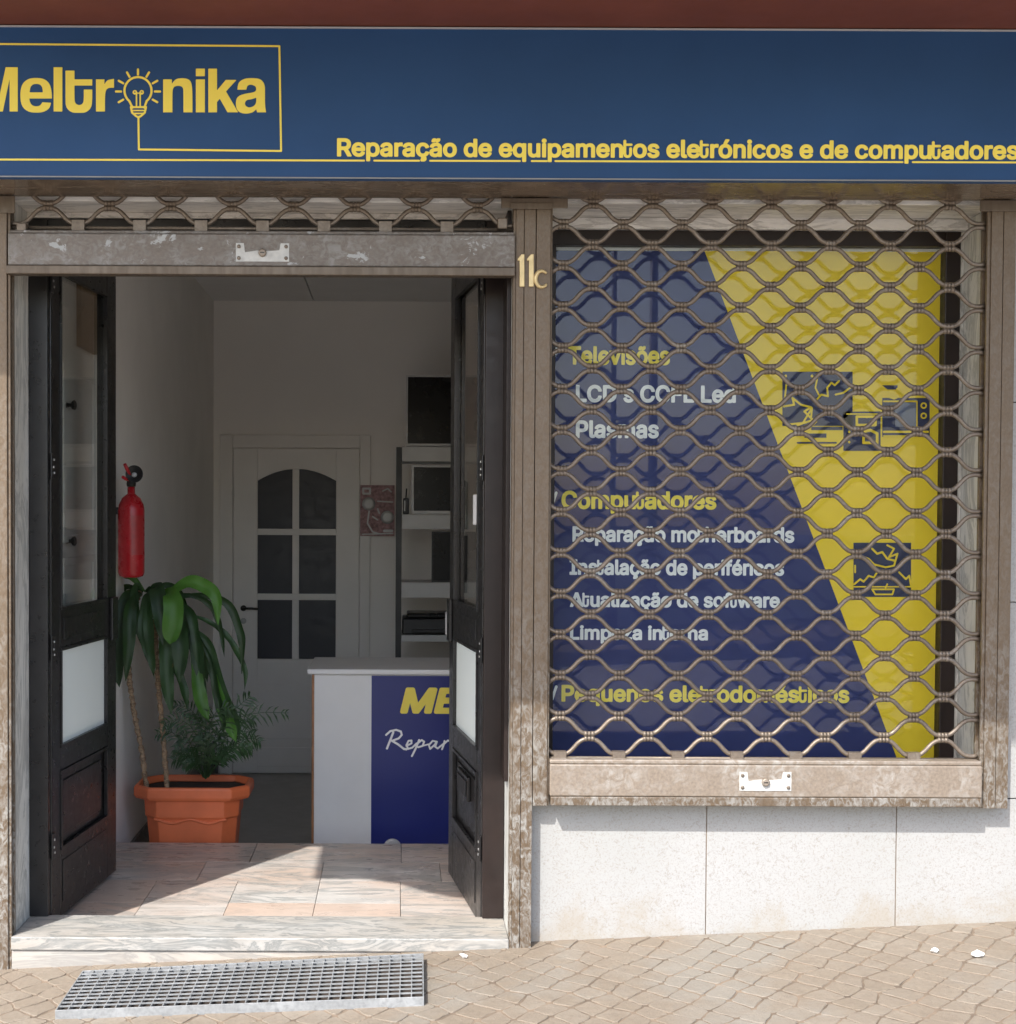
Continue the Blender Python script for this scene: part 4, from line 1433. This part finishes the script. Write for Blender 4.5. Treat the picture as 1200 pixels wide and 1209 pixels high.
def strap_leaf(m, pts, wid, roll=0.0, fold=0.18, wav=0.0, tipk=1.0):
    """broad arching leaf: a folded ribbon along a smooth path"""
    pts = [Vector(p) for p in pts]
    # resample with Catmull-Rom
    out = []
    ext = [pts[0] * 2 - pts[1]] + pts + [pts[-1] * 2 - pts[-2]]
    for i in range(1, len(ext) - 2):
        for k in range(6):
            t = k / 6
            a, b, c, d = ext[i - 1], ext[i], ext[i + 1], ext[i + 2]
            out.append(0.5 * ((2 * b) + (c - a) * t + (2 * a - 5 * b + 4 * c - d) * t * t + (3 * b - a - 3 * c + d) * t ** 3))
    out.append(pts[-1])
    n = len(out)
    vs, fs = [], []
    viewd = Vector((0.1, -1, 0.25)).normalized()
    rm = Matrix.Rotation
    for i, p in enumerate(out):
        t = i / (n - 1)
        d = (out[min(i + 1, n - 1)] - out[max(i - 1, 0)]).normalized()
        side = d.cross(viewd)
        if side.length < 1e-3:
            side = Vector((1, 0, 0))
        side.normalize()
        side = rm(roll, 3, d) @ side
        nn = side.cross(d)
        wv = wid * (0.20 + 0.80 * min(1, t / 0.50) ** 1.1) * (1 - max(0, (t - 0.66) / 0.34) ** 2.0 * tipk * 0.97)
        rip = wav * math.sin(t * 23 + p.x * 40)
        for k in (-1, -0.5, 0, 0.5, 1):
            vs.append(p + side * wv * k * 0.5 + nn * (abs(k) * wv * fold + (rip * wid * 0.5 * k if abs(k) == 1 else 0)))
    for i in range(n - 1):
        for k in range(4):
            fs.append((i * 5 + k, i * 5 + k + 1, (i + 1) * 5 + k + 1, (i + 1) * 5 + k))
    m.add(vs, fs, True)


DY = pcy - 0.07
dr = thing('dracaena_plant', 'dracaena with two bare canes and broad drooping leaves in the planter', 'potted plant', (pcx - 0.12, DY, zsoil))
def cane(pp, r0):
    m = MB()
    pts = [P(x, y, DY + dy) for x, y, dy in pp]
    pts[0].z = zsoil - 0.02
    out = []
    for i in range(len(pts) - 1):
        for k in range(14):
            out.append(pts[i].lerp(pts[i + 1], k / 14))
    out.append(pts[-1])
    rs = [r0 * (1 + 0.22 * math.sin(i * 2.1) + random.uniform(-.1, .12)) for i in range(len(out))]
    out = [p + Vector((random.uniform(-.0015, .0015), 0, 0)) for p in out]
    m.tube(out, rs, 10)
    return m.build('cane', 'bark', dr)
cane([(174, 925, 0), (168, 890, 0), (158, 840, .01), (152.5, 800, .02), (150, 755, .03), (158, 720, .02), (166, 698, .02)], 0.0115)
cane([(198, 925, -.02), (194, 885, -.02), (188, 820, -.02), (184, 760, -.02), (183, 722, -.02), (184, 706, -.02)], 0.0115)
LEAVES = [  # path in photo pixels with depth offsets, width in m, roll, bright?
    ([(172, 700, 0), (158, 684, -.02), (146, 676, -.02), (136, 672, 0)], .050, .2, 1),
    ([(166, 702, 0), (156, 700, -.05), (146, 712, -.1), (141, 745, -.12), (139, 790, -.12), (141, 812, -.12)], .085, .1, 0),
    ([(168, 700, 0), (160, 706, -.08), (153, 724, -.14), (151, 760, -.16), (148, 806, -.16)], .075, -.3, 0),
    ([(172, 698, .02), (178, 696, -.04), (177, 724, -.12), (178, 765, -.14), (183, 800, -.14)], .065, .5, 0),
    ([(180, 704, 0), (184, 694, -.06), (187, 700, -.12), (190, 730, -.16), (192, 762, -.17)], .090, .05, 0),
    ([(186, 708, 0), (196, 700, -.09), (203, 703, -.17), (204, 725, -.20), (203, 748, -.205), (202, 762, -.20)], .098, 0.0, 1),
    ([(188, 710, 0), (204, 718, -.07), (212, 740, -.13), (213, 775, -.15), (211, 806, -.15)], .098, .15, 0),
    ([(186, 712, 0), (192, 730, -.06), (196, 765, -.10), (199, 810, -.11), (203, 846, -.11)], .080, -.1, 0),
    ([(188, 708, .02), (206, 698, .0), (222, 688, -.02), (240, 690, -.03), (254, 706, -.05), (259, 738, -.05)], .070, .1, 1),
    ([(188, 710, .04), (214, 706, .02), (246, 702, 0), (272, 716, 0), (283, 745, 0), (287, 765, 0), (286, 795, .01)], .050, .3, 0),
    ([(190, 712, .04), (216, 726, .02), (244, 732, .02), (266, 748, .02), (279, 768, .02), (288, 794, .02), (290, 815, .02)], .040, -.4, 0),
    ([(190, 714, 0), (214, 736, -.04), (230, 752, -.06), (236, 790, -.08), (240, 830, -.08), (243, 858, -.08)], .078, .2, 0),
    ([(190, 714, .02), (222, 740, 0), (246, 762, 0), (253, 790, 0), (262, 822, -.01), (276, 850, -.01), (282, 872, -.01)], .075, .15, 0),
    ([(228, 756, -.05), (232, 790, -.08), (238, 825, -.10), (247, 852, -.10)], .068, -.2, 1),
    ([(250, 770, .02), (252, 800, 0), (262, 830, -.03), (272, 858, -.03), (280, 876, -.03)], .062, .1, 1),
    ([(176, 700, .04), (196, 690, .08), (212, 702, .10), (222, 740, .10), (226, 775, .10)], .060, .3, 0),
    ([(168, 700, .05), (150, 694, .08), (142, 706, .10), (146, 740, .10), (156, 770, .10)], .060, -.3, 0),
    ([(184, 708, .03), (200, 716, .07), (220, 738, .09), (240, 776, .09), (246, 806, .09)], .055, -.2, 0),
]
LEAVES += [
    ([(182, 706, 0), (178, 700, -.05), (172, 716, -.10), (171, 750, -.12), (176, 788, -.12)], .060, .4, 0),
    ([(188, 712, 0), (208, 712, -.03), (226, 724, -.06), (233, 756, -.08), (234, 792, -.08)], .058, .3, 0),
    ([(190, 710, .02), (218, 700, .01), (248, 712, .0), (262, 742, .0), (266, 776, .0)], .040, .6, 0),
    ([(186, 714, 0), (198, 744, -.05), (206, 782, -.08), (216, 816, -.08), (222, 838, -.08)], .055, -.5, 0),
    ([(230, 742, -.02), (248, 780, -.03), (256, 812, -.04), (262, 846, -.04), (264, 866, -.04)], .048, .5, 0),
    ([(164, 700, .02), (152, 708, -.03), (147, 730, -.05), (146, 764, -.06), (150, 790, -.06)], .048, .5, 0),
    ([(170, 698, 0), (163, 690, -.04), (160, 706, -.08), (163, 738, -.10), (168, 766, -.10)], .055, .2, 0)]
for pp, wd, rl, br in LEAVES:
    m = MB()
    strap_leaf(m, [P(x + random.uniform(-1.5, 1.5), y + random.uniform(-2, 2), DY + dy) for x, y, dy in pp], wd * (0.9 if br else 0.78), rl, 0.20, 0.16, 1.0)
    m.build('leaf', 'leaf_bright' if br else 'leaf', dr)

pm = thing('palm_plant', 'small feathery parlour palm growing at the right end of the planter', 'potted plant', (PX(240, 920, DY), DY, zsoil))
def frond(pp, ln, n=13, up=0.0, ang=0.95):
    m = MB()
    pts = [P(x, y, DY + dy) for x, y, dy in pp]
    ext = [pts[0] * 2 - pts[1]] + pts + [pts[-1] * 2 - pts[-2]]
    out = []
    for i in range(1, len(ext) - 2):
        for k in range(8):
            t = k / 8
            a, b, c, d = ext[i - 1], ext[i], ext[i + 1], ext[i + 2]
            out.append(0.5 * ((2 * b) + (c - a) * t + (2 * a - 5 * b + 4 * c - d) * t * t + (3 * b - a - 3 * c + d) * t ** 3))
    out.append(pts[-1])
    m.tube(out, [0.0028 - 0.0018 * i / len(out) for i in range(len(out))], 6)
    N = len(out)
    for q in range(n):
        t = 0.30 + 0.70 * q / (n - 1)
        i = min(N - 2, int(t * (N - 1)))
        p = out[i]
        d = (out[i + 1] - out[max(0, i - 1)]).normalized()
        nrm = Vector((0.15, -0.9, 0.45)).normalized()
        sd = d.cross(nrm).normalized()
        L_ = ln * 1.25 * (0.55 + 0.45 * math.sin(math.pi * min(1, (t - 0.22) / 0.75))) * random.uniform(.85, 1.1)
        for sgn in (-1, 1):
            a = ang * random.uniform(.85, 1.15)
            dirv = (d * math.cos(a) + sd * sgn * math.sin(a) + Vector((0, random.uniform(-.25, .1), 0))).normalized()
            tip = p + dirv * L_ + Vector((0, 0, -0.25 * L_))
            midp = p + dirv * L_ * 0.5
            wv = d * 0.0048
            m.add([p - wv * .4, p + wv * .4, midp + wv, tip, midp - wv], [(0, 1, 2, 3, 4)])
    return m.build('frond', 'palm', pm)
FR = [
    ([(244, 918, 0), (252, 880, 0), (275, 852, -.02), (305, 842, -.03), (341, 842, -.02)], .060),
    ([(244, 918, 0), (254, 880, -.05), (266, 850, -.07), (284, 832, -.08), (296, 822, -.06)], .065),
    ([(242, 918, 0), (236, 880, -.04), (225, 858, -.06), (208, 850, -.08), (192, 856, -.08)], .055),
    ([(242, 918, 0), (240, 878, 0), (234, 850, 0), (222, 836, 0), (206, 832, 0)], .06),
    ([(240, 918, 0), (232, 900, -.05), (220, 890, -.08), (206, 884, -.1)], .05),
    ([(246, 918, 0), (262, 896, -.05), (280, 884, -.08), (298, 882, -.1)], .05),
    ([(244, 918, 0), (246, 880, -.06), (250, 850, -.09), (262, 836, -.1), (276, 838, -.1)], .06),
    ([(244, 918, 0), (258, 892, .03), (276, 878, .05), (296, 872, .05), (308, 876, .05)], .055),
    ([(242, 918, 0), (244, 884, .03), (242, 858, .05), (232, 842, .05)], .06),
    ([(244, 918, 0), (250, 900, -.08), (258, 892, -.1), (268, 896, -.12)], .045),
    ([(240, 918, 0), (236, 905, -.06), (228, 900, -.09), (216, 904, -.1)], .042),
    ([(244, 918, 0), (246, 896, -.08), (244, 876, -.1), (236, 868, -.1)], .05),
    ([(246, 918, 0), (262, 880, .02), (270, 862, .03), (288, 850, .03), (300, 850, .03)], .055),
]
for q in range(9):
    a_ = -1.2 + 2.4 * q / 8
    rr0 = 34 + 26 * ((q * 5) % 3) / 2
    FR.append(([(243, 920, 0), (243 + rr0 * .35 * math.sin(a_), 900, -.02), (243 + rr0 * .8 * math.sin(a_), 918 - rr0 * (.55 + .5 * math.cos(a_)), -.05 + .03 * (q % 3)),
               (243 + rr0 * 1.25 * math.sin(a_), 926 - rr0 * (.6 + .65 * math.cos(a_)), -.07 + .04 * (q % 3))], .052))
for pp, ln in FR:
    frond(pp, ln)

# --- fire extinguisher on the side wall
EY = 1.48
ex = P(155, 660, EY)
exx = ex.x
ez0, ez1 = PZ(155, 682, EY), PZ(155, 583, EY)
fe = thing('fire_extinguisher', 'red fire extinguisher with black horn hanging on the side wall', 'fire extinguisher', (exx, EY, ez0))
rr_ = (PX(170, 640, EY) - PX(139, 640, EY)) / 2
m = MB()
hgt = ez1 - ez0
m.lathe([(rr_ * .55, 0), (rr_ * .88, 0.006), (rr_, 0.022), (rr_, hgt * .80), (rr_ * .93, hgt * .87), (rr_ * .7, hgt * .945), (rr_ * .36, hgt * .99), (rr_ * .28, hgt), (rr_ * .28, hgt + .03)], (exx, EY, ez0), 'z', 32)
m.build('cylinder', 'red', fe)
m = MB(); m.lathe([(0.019, 0), (0.021, .012), (0.017, .03), (0.017, .05), (0.010, .056)], (exx, EY, ez1 + .031), 'z', 20)
vl = m.build('valve', 'rubber', fe)
m = MB(); m.tube([(exx, EY - .02, ez1 + .075), (exx - .004, EY - .05, ez1 + .095), (exx - .012, EY - .08, ez1 + .125)], 0.008, 8)
m.tube([(exx, EY - .015, ez1 + .06), (exx - .012, EY - .06, ez1 + .062), (exx - .02, EY - .085, ez1 + .07)], 0.007, 8)
m.build('handle', 'red', fe)
hp = P(160, 560, EY - .03)
m = MB()
m.tube([(exx, EY, ez1 + .055), (exx + .03, EY + .02, ez1 + .07), (hp.x, EY + .03, hp.z), (hp.x, EY + .01, hp.z)], 0.009, 10)
m.build('hose', 'rubber', fe)
m = MB(); m.lathe([(0.012, .03), (0.016, 0), (0.036, -.055), (0.038, -.058), (0.034, -.058), (0.012, -.02)], (hp.x, EY, hp.z), 'y', 28)
m.build('horn', 'rubber', fe)
m = MB(); m.lathe([(0.010, -.021), (0.011, -.035), (0.006, -.037)], (hp.x - .005, EY, hp.z - .003), 'y', 14); m.build('nozzle', 'silver', fe)
m = MB()
for k in range(9):
    a0_, a1_ = R(-78 + k * 7), R(-78 + (k + 1) * 7)
    m.add([(exx + (rr_ + .0006) * math.cos(a), EY + (rr_ + .0006) * math.sin(a), z) for a, z in ((a0_, ez0 + .10), (a1_, ez0 + .10), (a1_, ez0 + hgt * .74), (a0_, ez0 + hgt * .74))], [(0, 1, 2, 3)], True)
m.build('label_sticker', plain('dark red sticker', (0.34, 0.03, 0.03), 0.35, 0, .12, 60), fe)
m = MB(); m.box(XIL, exx - rr_ * .6, EY - .012, EY + .012, ez1 - .09, ez1 - .06); m.box(XIL, XIL + .012, EY - .02, EY + .02, ez1 - .12, ez1 + .10); m.build('bracket', 'dark_plastic', fe)

# --- wall calendar by the inner door
m = MB()
CYY = YB - 0.04
cl = thing('wall_calendar', 'wine red print with pale round patterns hung beside the inner door', 'calendar', (PX(445, 633, CYY), CYY, PZ(445, 633, CYY)))
w = MB(); w.box(PX(425.5, 600, CYY), PX(466, 600, CYY), CYY, CYY + .006, PZ(445, 633, CYY), PZ(445, 573, CYY)); w.build('sheet', 'fabric_red', cl)
w = MB()
for x, y, r_ in ((435.5, 595, .045), (457.5, 611, .045)):
    c_ = P(x, y, CYY); w.lathe([(r_, 0), (r_, -.0008), (r_ * .5, -.0009)], (c_.x, CYY - .0005, c_.z), 'y', 26)
w.build('round_pattern', 'silver', cl)
seg_ = chain([(446, 592), (464, 593)], .8) + chain([(436, 604), (434, 618), (440, 628), (446, 630)], .9) + chain([(452, 580), (458, 577), (462, 581)], .8) + chain([(446, 614), (440, 610)], .8) + chain([(428, 631), (464, 630)], .7) + chain([(448, 606), (446, 601)], 1) + chain([(429, 577), (437, 577), (437, 583), (429, 583), (429, 577)], 1.2) + chain([(454, 627), (463, 627)], 1.6)
strokes('line_art', seg_, CYY - .001, 'silver', cl, 0.55)

# --- shelving with screens
HYY = 3.9
sh = thing('shelving_unit', 'dark framed shelving with grey boards behind the counter', 'shelving', (PX(500, 780, HYY), HYY + .2, ZF))
ux0 = PX(467.5, 650, HYY)
ux1 = ux0 + 0.62
w = MB()
zu = PZ(470, 528, HYY)
for a in (ux0, ux1 - .035):
    w.box(a, a + .035, HYY, HYY + .035, ZF, zu); w.box(a, a + .035, HYY + .36, HYY + .395, ZF, zu)
w.build('upright', 'dark_plastic', sh, .002)
boards = [(527.5, 545), (607.5, 625), (688, 706), (750, 758)]
tops = []
for a, b in boards:
    w = MB(); za, zb_ = PZ(500, a, HYY), PZ(500, b, HYY)
    w.box(ux0 + .036, ux1 - .036, HYY - .004, HYY + .394, zb_, za); w.build('shelf', 'shelf', sh, .003)
    tops.append(za)
w = MB(); w.box(ux0 + .036, ux1 - .036, HYY + .385, HYY + .394, ZF + .05, zu - .12) if False else None

def screen(name, label, x0, y0, x1w, y1, Y, depth, case, bez, cat, group, stand=False):
    xa, za, zb_ = PX(x0, (y0 + y1) / 2, Y), PZ(x0, y1, Y), PZ(x0, y0, Y)
    xb_ = xa + x1w
    t = thing(name, label, cat, ((xa + xb_) / 2, Y + depth / 2, za), group)
    m = MB()
    m.box(xa, xb_, Y + .004, Y + depth, za, zb_)
    m.box(xa, xa + bez, Y, Y + .0038, za, zb_); m.box(xb_ - bez, xb_, Y, Y + .0038, za, zb_)
    m.box(xa + bez + .0003, xb_ - bez - .0003, Y, Y + .0038, zb_ - bez, zb_); m.box(xa + bez + .0003, xb_ - bez - .0003, Y, Y + .0038, za, za + bez * 1.4)
    m.build('case', case, t, .0012)
    m = MB(); m.box(xa + bez + .0005, xb_ - bez - .0005, Y + .001, Y + .0036, za + bez * 1.4 + .0005, zb_ - bez - .0005)
    m.build('screen', 'screen', t)
    return t


screen('television', 'television with a pale frame standing on top of the shelving', 479.5, 443, 0.52, 526.8, HYY + .02, .07, 'silver', .011, 'television', 'screens on the shelving')
screen('computer_monitor', 'black monitor with a silver bezel on the upper shelf', 486, 549, 0.34, 607, HYY + .03, .06, 'silver', .014, 'monitor', 'screens on the shelving')
screen('computer_monitor', 'dark monitor turned off on the second shelf, below the silver bezelled one', 510, 628, 0.28, 687.6, HYY + .05, .05, 'dark_plastic', .008, 'monitor', 'screens on the shelving')
m = MB()
xa = PX(475, 760, HYY); 
pr = thing('laser_printer', 'black printer standing on the lowest visible shelf behind the counter', 'printer', (xa + .25, HYY + .2, tops[3]))
zt_p = PZ(500, 725, HYY)
m.box(xa, xa + .46, HYY + .01, HYY + .36, tops[3], zt_p - .03); m.build('body', 'dark_plastic', pr, .01)
m = MB(); m.box(xa + .03, xa + .43, HYY + .03, HYY + .33, zt_p - .0295, zt_p); m.build('lid', 'screen', pr, .008)
m = MB(); m.box(xa + .06, xa + .40, HYY - .05, HYY + .0095, tops[3] + .02, tops[3] + .035); m.build('paper_tray', 'dark_plastic', pr, .003)
rx, rz = PX(479.5, 600, HYY), tops[1]
rt_ = thing('router', 'small dark router with a pale front edge on the shelf beside the silver bezelled monitor', 'router', (rx, HYY + .1, rz))
m = MB(); m.box(rx - .018, rx + .018, HYY + .06, HYY + .18, rz, rz + .10); m.build('case', 'dark_plastic', rt_, .006)
m = MB(); m.box(rx - .012, rx - .004, HYY + .0565, HYY + .0595, rz + .02, rz + .085); m.build('light_strip', 'silver', rt_)
m = MB(); m.tube([(rx, HYY + .10, rz + .098), (rx + .004, HYY + .10, rz + .16)], .004, 8); m.build('antenna', 'dark_plastic', rt_)

# --- paper notice stuck on the right leaf
pn = MB(LR)
pn.box(0.12, 0.26, 0.010, 0.0155, 1.50, 1.61)
tag(pn.build('paper_notice', 'paper', None, 0, LR(0.19, 0.01, 1.5)), 'small white paper notice stuck on the glass of the right door leaf', 'notice')
